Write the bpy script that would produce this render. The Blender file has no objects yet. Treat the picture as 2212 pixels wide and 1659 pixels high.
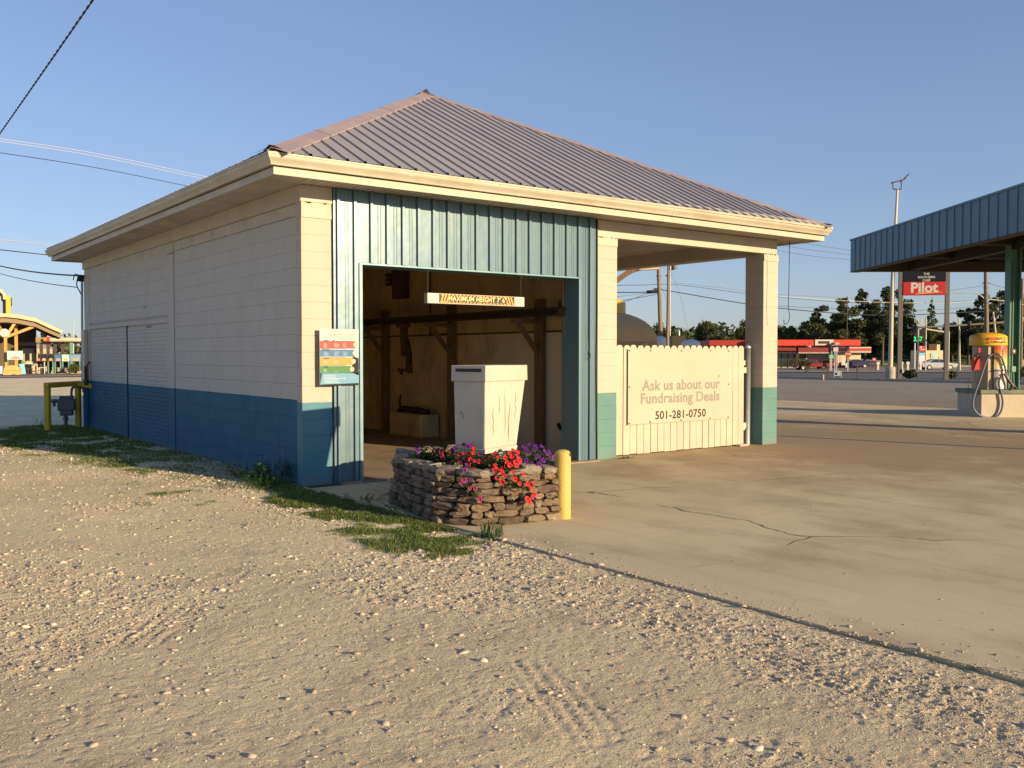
import bpy, bmesh, math, random
import numpy as np
from mathutils import Vector, Matrix
random.seed(7); rng = np.random.default_rng(7)
R = math.radians
sc = bpy.context.scene
COL = sc.collection

# ---------------------------------------------------------------- camera
FPX, YAW, PITCH = 2009.5, 0.6433, -0.0317          # focal length in px of a 2212 px wide frame
CAM = Vector((-4.694, -10.474, 1.5985))
cd = bpy.data.cameras.new('camera'); cam = bpy.data.objects.new('camera', cd); COL.objects.link(cam)
cd.sensor_width = 36; cd.lens = FPX / 2212 * 36; cd.clip_start = .05; cd.clip_end = 3000
cam.location = CAM; cam.rotation_euler = (R(90) + PITCH, 0, -YAW)
sc.camera = cam
sc.render.resolution_x = 1024; sc.render.resolution_y = 768

# ---------------------------------------------------------------- light
SUN_AZ, SUN_EL = R(16.5), R(12.3)                   # shadows run towards (-sin, +cos)
travel = Vector((-math.sin(SUN_AZ)*math.cos(SUN_EL), math.cos(SUN_AZ)*math.cos(SUN_EL), -math.sin(SUN_EL)))
sl = bpy.data.lights.new('sun', 'SUN'); so = bpy.data.objects.new('sun', sl); COL.objects.link(so)
sl.energy = 4.2; sl.angle = R(.55); sl.color = (1.0, .735, .42)
so.rotation_euler = travel.to_track_quat('-Z', 'Y').to_euler()
world = bpy.data.worlds.new('World'); sc.world = world; world.use_nodes = True
wn = world.node_tree; wn.nodes.clear()
sky = wn.nodes.new('ShaderNodeTexSky'); sky.sky_type = 'NISHITA'; sky.sun_disc = False
sky.sun_elevation = SUN_EL; sky.sun_rotation = math.pi - SUN_AZ
sky.air_density = 1.0; sky.dust_density = .3; sky.ozone_density = 3.0
bg = wn.nodes.new('ShaderNodeBackground'); bg.inputs[1].default_value = .108
wo = wn.nodes.new('ShaderNodeOutputWorld')
gam = wn.nodes.new('ShaderNodeGamma'); gam.inputs[1].default_value = .65        # hazier, flatter evening sky
tint = wn.nodes.new('ShaderNodeMix'); tint.data_type = 'RGBA'; tint.blend_type = 'MULTIPLY'; tint.inputs[0].default_value = 1; tint.inputs[7].default_value = (.94, .98, 1.20, 1)
wn.links.new(sky.outputs[0], gam.inputs[0]); wn.links.new(gam.outputs[0], tint.inputs[6]); wn.links.new(tint.outputs[2], bg.inputs[0]); wn.links.new(bg.outputs[0], wo.inputs[0])
sc.view_settings.view_transform = 'Standard'; sc.view_settings.look = 'None'
sc.view_settings.exposure = 1.05; sc.view_settings.gamma = 1; sc.view_settings.use_curve_mapping = False

# ---------------------------------------------------------------- materials
def srgb(r, g, b):
    f = lambda c: (c/255/12.92 if c/255 <= .04045 else ((c/255+.055)/1.055)**2.4)
    return (f(r), f(g), f(b))
class NT:
    def __init__(s, name):
        s.m = bpy.data.materials.new(name); s.m.use_nodes = True; s.t = s.m.node_tree
        s.b = s.t.nodes['Principled BSDF']; s._pos = None
    def n(s, typ, **kw):
        o = s.t.nodes.new(typ)
        for k, v in kw.items(): setattr(o, k, v)
        return o
    def l(s, a, b): s.t.links.new(a, b)
    def pos(s, scale=None):
        if s._pos is None: s._pos = s.n('ShaderNodeNewGeometry').outputs['Position']
        if scale is None: return s._pos
        v = s.n('ShaderNodeVectorMath', operation='MULTIPLY'); s.l(s._pos, v.inputs[0]); v.inputs[1].default_value = scale
        return v.outputs[0]
    def noise(s, scale, detail=4, rough=.55, vec=None, stretch=None):
        o = s.n('ShaderNodeTexNoise'); o.inputs['Scale'].default_value = scale
        o.inputs['Detail'].default_value = detail; o.inputs['Roughness'].default_value = rough
        s.l(vec if vec is not None else s.pos(stretch), o.inputs['Vector']); return o.outputs[0]
    def ramp(s, fac, stops):
        o = s.n('ShaderNodeValToRGB'); e = o.color_ramp.elements
        while len(e) < len(stops): e.new(.5)
        for i, (p, c) in enumerate(stops):
            e[i].position = p; e[i].color = (c, c, c, 1) if isinstance(c, (int, float)) else tuple(c) + (1,)
        s.l(fac, o.inputs[0]); return o.outputs[0]
    def mix(s, fac, a, b, mode='MIX'):
        o = s.n('ShaderNodeMix', data_type='RGBA', blend_type=mode)
        for inp, v in ((o.inputs[0], fac), (o.inputs[6], a), (o.inputs[7], b)):
            if isinstance(v, (int, float)): inp.default_value = v
            elif isinstance(v, tuple): inp.default_value = v + (1,)
            else: s.l(v, inp)
        return o.outputs[2]
    def math(s, op, a, b=0., clamp=False):
        o = s.n('ShaderNodeMath', operation=op, use_clamp=clamp)
        for inp, v in ((o.inputs[0], a), (o.inputs[1], b)):
            if isinstance(v, (int, float)): inp.default_value = v
            else: s.l(v, inp)
        return o.outputs[0]
    def sep(s):
        o = s.n('ShaderNodeSeparateXYZ'); s.l(s.pos(), o.inputs[0]); return o.outputs
    def color(s, c):
        if isinstance(c, tuple): s.b.inputs['Base Color'].default_value = c + (1,)
        else: s.l(c, s.b.inputs['Base Color'])
    def bump(s, h, strength=.3, dist=.01):
        o = s.n('ShaderNodeBump'); o.inputs['Strength'].default_value = strength; o.inputs['Distance'].default_value = dist
        s.l(h, o.inputs['Height']); s.l(o.outputs[0], s.b.inputs['Normal'])
    def set(s, rough=.7, metal=0., spec=.5):
        s.b.inputs['Roughness'].default_value = rough; s.b.inputs['Metallic'].default_value = metal
        s.b.inputs['Specular IOR Level'].default_value = spec; return s.m
def mat(name, c, c2=None, scale=3., rough=.7, metal=0., bump=0., bscale=40., spec=.4, stretch=None, contrast=(.35, .65), dirt=None, dscale=1.2):
    t = NT(name); c2 = c2 or tuple(x*.82 for x in c)
    f = t.ramp(t.noise(scale, 6, .6, stretch=stretch), [(contrast[0], 0.), (contrast[1], 1.)])
    col = t.mix(f, c, c2)
    if dirt:
        d = t.ramp(t.noise(dscale, 8, .65), [(.52, 0.), (.72, .75)]); col = t.mix(d, col, dirt)
    t.color(col)
    if bump: t.bump(t.noise(bscale, 5, .6), bump, .01)
    return t.set(rough, metal, spec)

M = {}
def two_tone(name, low, low2, zc, warm=(.455, .395, .345), warm2=(.42, .375, .32), grime=.5):
    t = NT(name); z = t.sep()[2]
    wob = t.math('MULTIPLY', t.math('SUBTRACT', t.noise(9, 3), .5), .012)
    k = t.math('LESS_THAN', t.math('ADD', z, wob), zc)
    n = t.ramp(t.noise(2.2, 7, .62), [(.35, 0.), (.68, 1.)])
    up = t.mix(n, warm, warm2); lo = t.mix(n, low, low2)
    st = t.ramp(t.noise(1.3, 8, .7, stretch=(3, 3, .6)), [(.55, 0.), (.8, grime)])
    up = t.mix(st, up, (.40, .36, .30)); lo = t.mix(t.ramp(t.noise(5, 8, .7), [(.6, 0.), (.75, .35)]), lo, (.30, .34, .32))
    col = t.mix(k, up, lo)
    low_d = t.math('MULTIPLY', t.ramp(z, [(.0, 1.), (.16, 0.)]), t.noise(6, 5), True)
    col = t.mix(t.math('MULTIPLY', low_d, .7), col, (.20, .17, .13))
    t.color(col)
    b = t.math('ADD', t.noise(120, 4, .7), t.math('MULTIPLY', t.noise(14, 3), 1.6)); t.bump(b, .30, .006)
    return t.set(.72, 0, .3)
M['pillar_blue'] = two_tone('pillar_paint_blue', (.085, .225, .275), (.07, .19, .245), 1.014)
M['pillar_teal'] = two_tone('pillar_paint_teal', (.105, .225, .22), (.085, .19, .185), 1.014)
M['wall_paint'] = two_tone('side_wall_paint', (.022, .118, .205), (.018, .098, .175), 1.045, (.46, .455, .43), (.42, .415, .39), .3)
M['cream_trim'] = mat('cream_trim', (.47, .43, .36), (.40, .36, .29), 2, .6, bump=.1, bscale=30, dirt=(.42, .35, .25), dscale=.9)
M['dull_trim'] = mat('dull_trim_board', (.50, .48, .44), (.40, .38, .34), 3, .8, bump=.2)
M['gutter'] = mat('gutter_paint', (.44, .415, .34), (.36, .335, .26), 1.5, .45, spec=.5, dirt=(.33, .28, .18), dscale=2.2, stretch=(1, 1, 6))
M['soffit'] = mat('soffit_vinyl', (.50, .46, .39), (.40, .36, .29), 2, .6, dirt=(.27, .22, .15), dscale=1.7)
M['mortar'] = mat('mortar', (.30, .28, .25), rough=.95, bump=.4)
M['mortar_w'] = mat('painted_mortar', (.52, .50, .46), rough=.9, bump=.4)
M['mortar_t'] = mat('painted_mortar_low', (.07, .16, .18), rough=.9, bump=.4)
def metal_panel(name, c, c2, rough=.38, spec=.6, fade=(.45, .50, .47)):
    t = NT(name)
    n = t.ramp(t.noise(1.6, 6, .6, stretch=(4, 4, .5)), [(.35, 0.), (.7, 1.)])
    col = t.mix(n, c, c2)
    col = t.mix(t.ramp(t.noise(7, 8, .7, stretch=(1, 1, .35)), [(.58, 0.), (.74, .5)]), col, fade)
    t.color(col); t.bump(t.noise(3.5, 2, .5), .35, .01)
    return t.set(rough, .25, spec)
M['blue_metal'] = metal_panel('blue_sheet_metal', (.088, .158, .212), (.108, .180, .224), .30, fade=(.23, .24, .19))
M['blue_trim'] = metal_panel('blue_trim_metal', (.10, .205, .255), (.12, .23, .28), .4, fade=(.26, .31, .31))
t = NT('roof_metal')
n = t.ramp(t.noise(.9, 6, .6, stretch=(3, 1, 1)), [(.3, 0.), (.7, 1.)])
col = t.mix(n, (.255, .25, .29), (.315, .31, .33))
col = t.mix(t.ramp(t.noise(5, 8, .75, stretch=(2.2, .35, .35)), [(.56, 0.), (.72, .6)]), col, (.34, .31, .25))
col = t.mix(t.ramp(t.noise(22, 6, .7, stretch=(1, .4, .4)), [(.66, 0.), (.74, .6)]), col, (.52, .47, .42))
t.color(col); M['roof'] = t.set(.55, .15, .4)
M['roof_cap'] = mat('roof_cap_metal', (.31, .255, .275), (.27, .22, .245), 2.5, .55, .1, dirt=(.44, .36, .27), dscale=3)
M['dark_closure'] = mat('foam_closure', (.045, .018, .016), rough=.9)
def concrete(name, a, b, stain, s=.35, rough=.85, crack=True, wear=False):
    t = NT(name)
    n1 = t.ramp(t.noise(s, 7, .62), [(.34, 0.), (.66, 1.)])
    col = t.mix(n1, a, b)
    st = t.ramp(t.noise(s*2.1, 8, .68, stretch=(1, .6, 1)), [(.50, 0.), (.66, .75)])
    col = t.mix(st, col, stain)
    sp = t.ramp(t.noise(160, 3, .7), [(.3, .78), (.7, 1.14)])
    col = t.mix(1., col, sp, 'MULTIPLY')
    blot = t.ramp(t.noise(2.7, 9, .75), [(.62, 0.), (.70, .6)])
    col = t.mix(blot, col, tuple(x*.55 for x in stain))
    h = t.noise(90, 5, .7)
    if crack:
        v = t.n('ShaderNodeTexVoronoi', feature='DISTANCE_TO_EDGE'); v.inputs['Scale'].default_value = .23
        wv = t.n('ShaderNodeVectorMath', operation='ADD'); nn = t.n('ShaderNodeTexNoise'); nn.inputs['Scale'].default_value = 1.6; nn.inputs['Detail'].default_value = 8
        t.l(t.pos(), nn.inputs['Vector'])
        sv = t.n('ShaderNodeVectorMath', operation='SCALE'); t.l(nn.outputs['Color'], sv.inputs[0]); sv.inputs['Scale'].default_value = .38
        t.l(t.pos(), wv.inputs[0]); t.l(sv.outputs[0], wv.inputs[1]); t.l(wv.outputs[0], v.inputs['Vector'])
        ck = t.ramp(v.outputs['Distance'], [(.0, 1.), (.0028, 0.)])
        ck = t.math('MULTIPLY', ck, t.ramp(t.noise(.5, 3), [(.48, 0.), (.54, 1.)]))
        col = t.mix(ck, col, (.05, .04, .032)); h = t.math('SUBTRACT', h, t.math('MULTIPLY', ck, 2.))
    if crack:
        vd = t.n('ShaderNodeTexVoronoi', feature='F1'); vd.inputs['Scale'].default_value = 1.7; t.l(t.pos((1, 1, 0)), vd.inputs['Vector'])
        drip = t.math('MULTIPLY', t.ramp(t.math('ADD', vd.outputs['Distance'], t.math('MULTIPLY', t.noise(14, 4), .06)), [(.05, 1.), (.075, 0.)]), t.ramp(t.noise(.35, 4), [(.46, 0.), (.56, .55)]))
        col = t.mix(drip, col, (.085, .065, .045))
        tr = t.ramp(t.noise(1.9, 6, .6, stretch=(1.4, .10, 1)), [(.54, 0.), (.72, .28)]); col = t.mix(tr, col, (.21, .17, .12))
        if wear:      # brown soiling where cars turn in round the open bay
            ds = t.n('ShaderNodeVectorMath', operation='DISTANCE'); t.l(t.pos((1, .75, 0)), ds.inputs[0]); ds.inputs[1].default_value = (10.5, 0, 0)
            sm = t.ramp(t.math('ADD', t.math('MULTIPLY', ds.outputs['Value'], .1), t.math('MULTIPLY', t.math('SUBTRACT', t.noise(.8, 7, .65), .5), 1.1)), [(.30, .85), (.75, 0.)])
            col = t.mix(sm, col, (.30, .215, .125))
        pal = t.ramp(t.noise(.8, 9, .7, stretch=(1, .7, 1)), [(.58, 0.), (.70, .35)]); col = t.mix(pal, col, (.66, .58, .44))
    t.color(col); t.bump(h, .35, .006)
    return t.set(rough, 0, .25)
M['concrete'] = concrete('concrete_apron', (.63, .53, .335), (.53, .445, .275), (.36, .29, .175), wear=True)
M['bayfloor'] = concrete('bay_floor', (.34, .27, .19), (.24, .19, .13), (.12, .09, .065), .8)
M['asphalt_old'] = concrete('weathered_asphalt', (.30, .265, .22), (.25, .22, .18), (.21, .185, .15), .12, .95)
M['asphalt'] = concrete('road_asphalt', (.135, .135, .135), (.11, .11, .112), (.09, .09, .095), .12, .95, False)
M['kerb'] = concrete('kerb_concrete', (.45, .41, .35), (.38, .34, .29), (.28, .25, .2), 1, .9, False)
# gravel: pale crushed-limestone dust with warm and grey drifts
t = NT('gravel_dust')
n1 = t.ramp(t.noise(.55, 8, .66), [(.36, 0.), (.62, 1.)])
col = t.mix(n1, (.93, .80, .525), (.76, .655, .425))
col = t.mix(t.ramp(t.noise(1.7, 8, .7), [(.55, 0.), (.72, .65)]), col, (.40, .35, .27))
sp = t.ramp(t.noise(95, 4, .75), [(.30, .72), (.70, 1.20)]); col = t.mix(1., col, sp, 'MULTIPLY')
t.color(col); t.bump(t.math('ADD', t.noise(140, 5, .75), t.math('MULTIPLY', t.noise(38, 4, .7), 2.2)), 1., .017)
M['gravel'] = t.set(.95, 0, .15)
def stone_mat(name, stops, bump=.5, bs=60):
    t = NT(name); oi = t.n('ShaderNodeObjectInfo')
    col = t.ramp(oi.outputs['Random'], stops)
    v = t.ramp(t.noise(18, 7, .7), [(.3, .62), (.7, 1.25)]); col = t.mix(1., col, v, 'MULTIPLY')
    col = t.mix(t.ramp(t.noise(9, 6, .7), [(.58, 0.), (.70, .65)]), col, (.34, .31, .24))
    t.color(col); t.bump(t.noise(bs, 7, .72), bump, .014)
    return t.set(.9, 0, .25)
M['fieldstone'] = stone_mat('fieldstone', [(0., (.125, .092, .065)), (.25, (.215, .16, .11)), (.5, (.135, .108, .082)), (.7, (.27, .21, .145)), (.85, (.09, .072, .058)), (1., (.22, .145, .09))], .9)
M['capstone'] = stone_mat('capstone', [(0., (.26, .235, .19)), (.5, (.20, .18, .15)), (1., (.34, .28, .20))], .9)
t = NT('pebble'); g = t.noise(11, 2, .5)
wn_ = t.n('ShaderNodeTexWhiteNoise'); 
att = t.n('ShaderNodeAttribute', attribute_name='tone')
col = t.ramp(att.outputs['Fac'], [(0., (.17, .15, .125)), (.35, (.33, .285, .22)), (.75, (.46, .40, .31)), (1., (.58, .53, .43))])
t.color(col); t.bump(t.noise(150, 3), .3, .004); M['pebble'] = t.set(.9, 0, .2)
def leaf_mat(name, stops, trans=.25, attr=True, ns=.5):
    t = NT(name)
    if attr:
        a = t.n('ShaderNodeAttribute', attribute_name='tone').outputs['Fac']
    else: a = t.noise(ns, 4)
    col = t.ramp(a, stops); t.color(col)
    tr = t.n('ShaderNodeBsdfTranslucent'); t.l(col, tr.inputs[0]); mx = t.n('ShaderNodeMixShader'); mx.inputs[0].default_value = trans
    out = t.t.nodes['Material Output']; t.l(t.b.outputs[0], mx.inputs[1]); t.l(tr.outputs[0], mx.inputs[2]); t.l(mx.outputs[0], out.inputs[0])
    return t.set(.75, 0, .2)
M['grass'] = leaf_mat('grass_blades', [(0., (.06, .11, .024)), (.5, (.13, .20, .045)), (.8, (.24, .27, .085)), (1., (.45, .37, .20))], .35)
M['weed'] = leaf_mat('weed_leaves', [(0., (.03, .08, .016)), (.6, (.07, .15, .03)), (1., (.15, .24, .07))], .35)
M['foliage'] = leaf_mat('dark_pine_needles', [(0., (.030, .042, .018)), (.6, (.062, .078, .032)), (1., (.115, .125, .055))], .2)
M['foliage2'] = leaf_mat('broad_leaves', [(0., (.038, .055, .018)), (.6, (.078, .10, .032)), (1., (.14, .15, .06))], .22)
M['bark'] = mat('bark', (.11, .085, .065), (.07, .055, .042), 4, .95, bump=.6, bscale=20, stretch=(1, 1, .2))
M['field'] = mat('meadow_grass', (.055, .105, .018), (.09, .135, .03), .15, .95, bump=.6, bscale=2)
M['verge'] = mat('verge_grass', (.06, .095, .02), (.15, .14, .055), .5, .95, bump=.9, bscale=6)
M['white'] = mat('white_paint', (.52, .48, .40), (.47, .43, .35), 3, .5)
M['board'] = mat('faded_banner', (.435, .38, .31), (.40, .35, .28), 1.2, .55)
M['picket'] = mat('picket_vinyl', (.44, .39, .315), (.40, .355, .28), 2, .5, dirt=(.52, .46, .34), dscale=1.5)
M['galv'] = mat('galvanised_steel', (.42, .45, .49), (.34, .37, .41), 6, .45, .5)
M['dark'] = mat('dark_steel', (.035, .030, .026), (.055, .042, .034), 8, .6, .3)
M['black'] = mat('black_rubber', (.018, .018, .02), rough=.6)
M['rust'] = mat('rusty_steel', (.11, .055, .03), (.06, .035, .022), 8, .85)
M['wood'] = mat('old_timber', (.19, .125, .065), (.12, .078, .042), 5, .85, bump=.4, bscale=30, stretch=(6, 6, .6))
M['pole'] = mat('utility_pole_wood', (.24, .19, .14), (.15, .115, .085), 2, .9, bump=.5, bscale=14, stretch=(8, 8, .4))
M['yellow'] = mat('yellow_bollard_paint', (.50, .37, .10), (.43, .315, .075), 3, .55, dirt=(.62, .56, .40), dscale=2.5, bump=.1)
M['yellow_g'] = mat('yellow_guard_paint', (.55, .42, .03), (.45, .34, .03), 4, .6, dirt=(.2, .14, .05), dscale=4)
M['inner'] = None
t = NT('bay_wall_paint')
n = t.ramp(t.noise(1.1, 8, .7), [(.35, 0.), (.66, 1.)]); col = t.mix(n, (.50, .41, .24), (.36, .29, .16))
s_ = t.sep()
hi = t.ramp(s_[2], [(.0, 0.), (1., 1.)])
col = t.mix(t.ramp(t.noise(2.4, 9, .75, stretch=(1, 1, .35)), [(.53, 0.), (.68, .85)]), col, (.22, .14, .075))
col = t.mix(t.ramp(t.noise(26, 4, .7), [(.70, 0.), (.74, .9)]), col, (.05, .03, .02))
pale_front = t.math('MULTIPLY', t.ramp(s_[1], [(.0, 1.), (1., 0.)]), t.math('LESS_THAN', s_[2], 1.97))
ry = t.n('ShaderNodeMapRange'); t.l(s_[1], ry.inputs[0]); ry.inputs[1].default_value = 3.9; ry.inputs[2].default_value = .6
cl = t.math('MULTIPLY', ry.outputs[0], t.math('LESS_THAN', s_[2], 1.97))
col = t.mix(t.math('MULTIPLY', cl, .75), col, (.68, .63, .53))  # paler towards the bay opening, below the wall ledge
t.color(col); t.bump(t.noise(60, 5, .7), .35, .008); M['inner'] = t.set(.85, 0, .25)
M['ceil'] = mat('bay_ceiling', (.30, .24, .14), (.2, .15, .09), 2, .85)
M['kiosk'] = None
t = NT('peeling_kiosk_paint')
n = t.ramp(t.noise(2.5, 6, .6), [(.35, 0.), (.7, 1.)]); col = t.mix(n, (.47, .43, .37), (.42, .38, .32))
pe = t.ramp(t.noise(7, 9, .72, stretch=(1, 1, .5)), [(.635, 0.), (.655, 1.)]); col = t.mix(pe, col, (.45, .42, .38))
v = t.n('ShaderNodeTexVoronoi', feature='DISTANCE_TO_EDGE'); v.inputs['Scale'].default_value = 3.4
wv = t.n('ShaderNodeVectorMath', operation='ADD'); nn = t.n('ShaderNodeTexNoise'); nn.inputs['Scale'].default_value = 4; nn.inputs['Detail'].default_value = 6
t.l(t.pos(), nn.inputs['Vector']); sv = t.n('ShaderNodeVectorMath', operation='SCALE'); t.l(nn.outputs['Color'], sv.inputs[0]); sv.inputs['Scale'].default_value = .07
t.l(t.pos((1.3, 1.3, .22)), wv.inputs[0]); t.l(sv.outputs[0], wv.inputs[1]); t.l(wv.outputs[0], v.inputs['Vector'])
ck = t.math('MULTIPLY', t.ramp(v.outputs['Distance'], [(0., 1.), (.0055, 0.)]), t.ramp(t.noise(3.1, 3), [(.45, 0.), (.55, 1.)]))
col = t.mix(ck, col, (.10, .095, .085)); t.color(col); t.bump(t.math('ADD', t.noise(12, 6, .65), t.math('MULTIPLY', pe, -.5)), .3, .01)
M['kiosk'] = t.set(.65, 0, .3)
def flat(name, c, rough=.5, metal=0., spec=.4):
    if name not in M: M[name] = mat(name, c, tuple(x*.9 for x in c), 6, rough, metal, spec=spec)
    return M[name]
flat('red', (.55, .035, .02)); flat('sign_red', (.45, .022, .02)); flat('navy', (.010, .013, .024), spec=.15); flat('sign_orange', (.75, .38, .10))
flat('p_red', (.44, .035, .03)); flat('p_blue', (.012, .12, .26)); flat('p_orange', (.52, .23, .04)); flat('p_green', (.025, .15, .03)); flat('p_lblue', (.10, .26, .42))
flat('p_sky', (.32, .43, .50)); flat('p_white', (.52, .50, .46)); flat('print_white', (.5, .5, .5)); flat('ghost', (.36, .33, .27)); flat('ghost2', (.28, .26, .22)); flat('ink', (.02, .02, .02))
flat('hz_orange', (.70, .36, .06)); flat('letter_orange', (.74, .50, .13)); flat('aqua', (.35, .62, .55)); flat('burger', (.62, .34, .13)); flat('pinkfood', (.7, .22, .2))
flat('green_paint', (.085, .21, .165), .5); flat('awn_yellow', (.62, .38, .05), .5); flat('vac_yellow', (.74, .42, .03), .35); flat('sonic_cream', (.55, .47, .30), .6)
flat('dark_brick', (.11, .085, .07), .9); flat('lt_brick', (.42, .36, .27), .9); flat('hose', (.11, .14, .21), .45); flat('steel', (.40, .39, .36), .5, .5)
flat('tan_metal', (.36, .31, .22), .5, .2); flat('store_wall', (.62, .52, .36), .8); flat('grey_wall', (.36, .35, .33), .8); flat('maroon', (.20, .02, .02))
flat('glass', (.03, .035, .035), .08, spec=.8); flat('tyre', (.02, .02, .02), .8); flat('car_red', (.20, .02, .03), .25, .2); flat('car_blue', (.035, .04, .12), .25, .2)
flat('car_silver', (.48, .51, .56), .28, .4); flat('car_dark', (.025, .025, .025), .3, .2); flat('sky_blue_panel', (.20, .48, .62)); flat('orange_paint', (.50, .27, .05), .5)
flat('tank_brown', (.26, .195, .125), .8); flat('grey_white', (.55, .57, .58), .6); flat('sign_green', (.02, .32, .12)); flat('petal_red', (.42, .012, .014), .6); flat('petal_pink', (.42, .03, .07), .6)
flat('petal_purple', (.085, .008, .16), .6); flat('petal_magenta', (.20, .008, .08), .6); flat('rope', (.42, .15, .05), .9); flat('wire', (.03, .03, .035), .6); flat('wire_pale', (.55, .52, .48), .6)
flat('canopy_under', (.075, .055, .035), .8); flat('canopy_blue', (.07, .15, .21), .55); flat('meter', (.10, .11, .12), .5); flat('soil', (.05, .035, .025), .95); flat('joint_dirt', (.10, .08, .055), .95, spec=.1)
flat('cream_pole', (.52, .46, .34), .6); flat('sign_post', (.14, .13, .11), .6); flat('lamp_glass', (.75, .75, .72), .4)
M['canopy_blue'] = mat('canopy_blue_paint', (.085, .18, .25), (.10, .20, .27), .8, .55, dirt=(.20, .22, .17), dscale=1.0, stretch=(1, 1, .3))

# ---------------------------------------------------------------- mesh helpers
def gp(u, v, D):
    'point seen at pixel (u, v) of the 2212 px wide photograph, D metres ahead'
    F = Vector((math.sin(YAW)*math.cos(PITCH), math.cos(YAW)*math.cos(PITCH), math.sin(PITCH)))
    Rt = Vector((math.cos(YAW), -math.sin(YAW), 0)); U = Rt.cross(F)
    return CAM + (F + Rt*((u-1106)/FPX) - U*((v-829.5)/FPX))*D
def gz(u, D, z):
    p = gp(u, 765.8, D); return Vector((p.x, p.y, z))
class MB:
    def __init__(s): s.v = []; s.f = []; s.mi = []; s.sm = []
    def add(s, vs, fs, mi=0, smooth=False):
        k = len(s.v); s.v += [tuple(p) for p in vs]
        for f in fs: s.f.append(tuple(i+k for i in f)); s.mi.append(mi); s.sm.append(smooth)
        return s
    def box(s, x0, x1, y0, y1, z0, z1, mi=0):
        vs = [(x0,y0,z0),(x1,y0,z0),(x1,y1,z0),(x0,y1,z0),(x0,y0,z1),(x1,y0,z1),(x1,y1,z1),(x0,y1,z1)]
        return s.add(vs, [(0,3,2,1),(4,5,6,7),(0,1,5,4),(1,2,6,5),(2,3,7,6),(3,0,4,7)], mi)
    def bar(s, a, b, w, h, mi=0, up=(0,0,1)):
        a, b = Vector(a), Vector(b); d = (b-a).normalized(); up = Vector(up)
        if abs(d.dot(up)) > .98: up = Vector((1,0,0))
        x = d.cross(up).normalized(); y = x.cross(d).normalized()
        vs = [p + x*(i*w/2) + y*(j*h/2) for p in (a, b) for i, j in ((-1,-1),(1,-1),(1,1),(-1,1))]
        return s.add(vs, [(0,1,2,3),(7,6,5,4),(0,4,5,1),(1,5,6,2),(2,6,7,3),(3,7,4,0)], mi)
    def tube(s, pts, r, n=8, mi=0, cap=True):
        pts = [Vector(p) for p in pts]; rs = r if isinstance(r, (list, tuple)) else [r]*len(pts)
        ref = None; rings = []
        for i, p in enumerate(pts):
            d = (pts[min(i+1, len(pts)-1)] - pts[max(i-1, 0)]).normalized()
            if ref is None:
                ref = d.orthogonal().normalized()
            else:
                ref = (ref - d*ref.dot(d)).normalized()
            y = d.cross(ref)
            rings.append([p + (ref*math.cos(a) + y*math.sin(a))*rs[i] for a in (2*math.pi*k/n for k in range(n))])
        vs = [q for rg in rings for q in rg]; fs = []
        for i in range(len(pts)-1):
            for k in range(n):
                fs.append((i*n+k, i*n+(k+1)%n, (i+1)*n+(k+1)%n, (i+1)*n+k))
        s.add(vs, fs, mi, n > 5)
        if cap: s.add(rings[0], [tuple(range(n))[::-1]], mi); s.add(rings[-1], [tuple(range(n))], mi)
        return s
    def lathe(s, prof, n=20, c=(0,0,0), mi=0, smooth=True, a0=0., a1=2*math.pi):
        full = abs(a1-a0-2*math.pi) < 1e-6; m = n if full else n+1; vs = []; fs = []
        for (r, z) in prof:
            for k in range(m):
                a = a0 + (a1-a0)*k/n; vs.append((c[0]+r*math.cos(a), c[1]+r*math.sin(a), c[2]+z))
        for i in range(len(prof)-1):
            for k in range(n):
                k2 = (k+1) % m; fs.append((i*m+k, i*m+k2, (i+1)*m+k2, (i+1)*m+k))
        return s.add(vs, fs, mi, smooth)
    def prism(s, poly, axis, a, b, mi=0):
        'extrude polygon (2D) along axis 0/1/2 from a to b; remaining axes keep order'
        def P(p, t):
            q = list(p); q.insert(axis, t); return tuple(q)
        n = len(poly); vs = [P(p, a) for p in poly] + [P(p, b) for p in poly]
        fs = [tuple(range(n)), tuple(range(2*n-1, n-1, -1))] + [(i, i+n, (i+1) % n + n, (i+1) % n) for i in range(n)]
        return s.add(vs, fs, mi)
    def quad(s, a, b, c, d, mi=0): return s.add([a, b, c, d], [(0,1,2,3)], mi)
    def build(s, name, mats, parent=None, bevel=0., fix=True, loc=None, segs=1):
        me = bpy.data.meshes.new(name); me.from_pydata(s.v, [], s.f)
        mats = mats if isinstance(mats, (list, tuple)) else [mats]
        for m in mats: me.materials.append(m)
        me.polygons.foreach_set('material_index', s.mi); me.polygons.foreach_set('use_smooth', s.sm)
        if fix:
            b = bmesh.new(); b.from_mesh(me); bmesh.ops.recalc_face_normals(b, faces=b.faces); b.to_mesh(me); b.free()
        me.update(); return link(name, me, parent, bevel, loc, segs)
def link(name, me, parent=None, bevel=0., loc=None, segs=1):
    o = bpy.data.objects.new(name, me); COL.objects.link(o)
    if parent is not None: o.parent = parent
    if loc is not None: o.location = loc
    if bevel:
        m = o.modifiers.new('bevel', 'BEVEL'); m.width = bevel; m.segments = segs; m.limit_method = 'ANGLE'; m.angle_limit = R(50)
    return o
def tag(o, label=None, cat=None, group=None, kind=None):
    for k, v in (('label', label), ('category', cat), ('group', group), ('kind', kind)):
        if v: o[k] = v
    return o
def thing(name, label, cat, loc=(0,0,0), rz=0., group=None):
    o = bpy.data.objects.new(name, None); COL.objects.link(o); o.location = loc; o.rotation_euler = (0,0,rz)
    o.empty_display_size = .2
    return tag(o, label, cat, group)
def copy_tree(o, parent=None):
    c = o.copy(); COL.objects.link(c); c.parent = parent
    for ch in [x for x in o.children]: copy_tree(ch, c)
    return c
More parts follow.
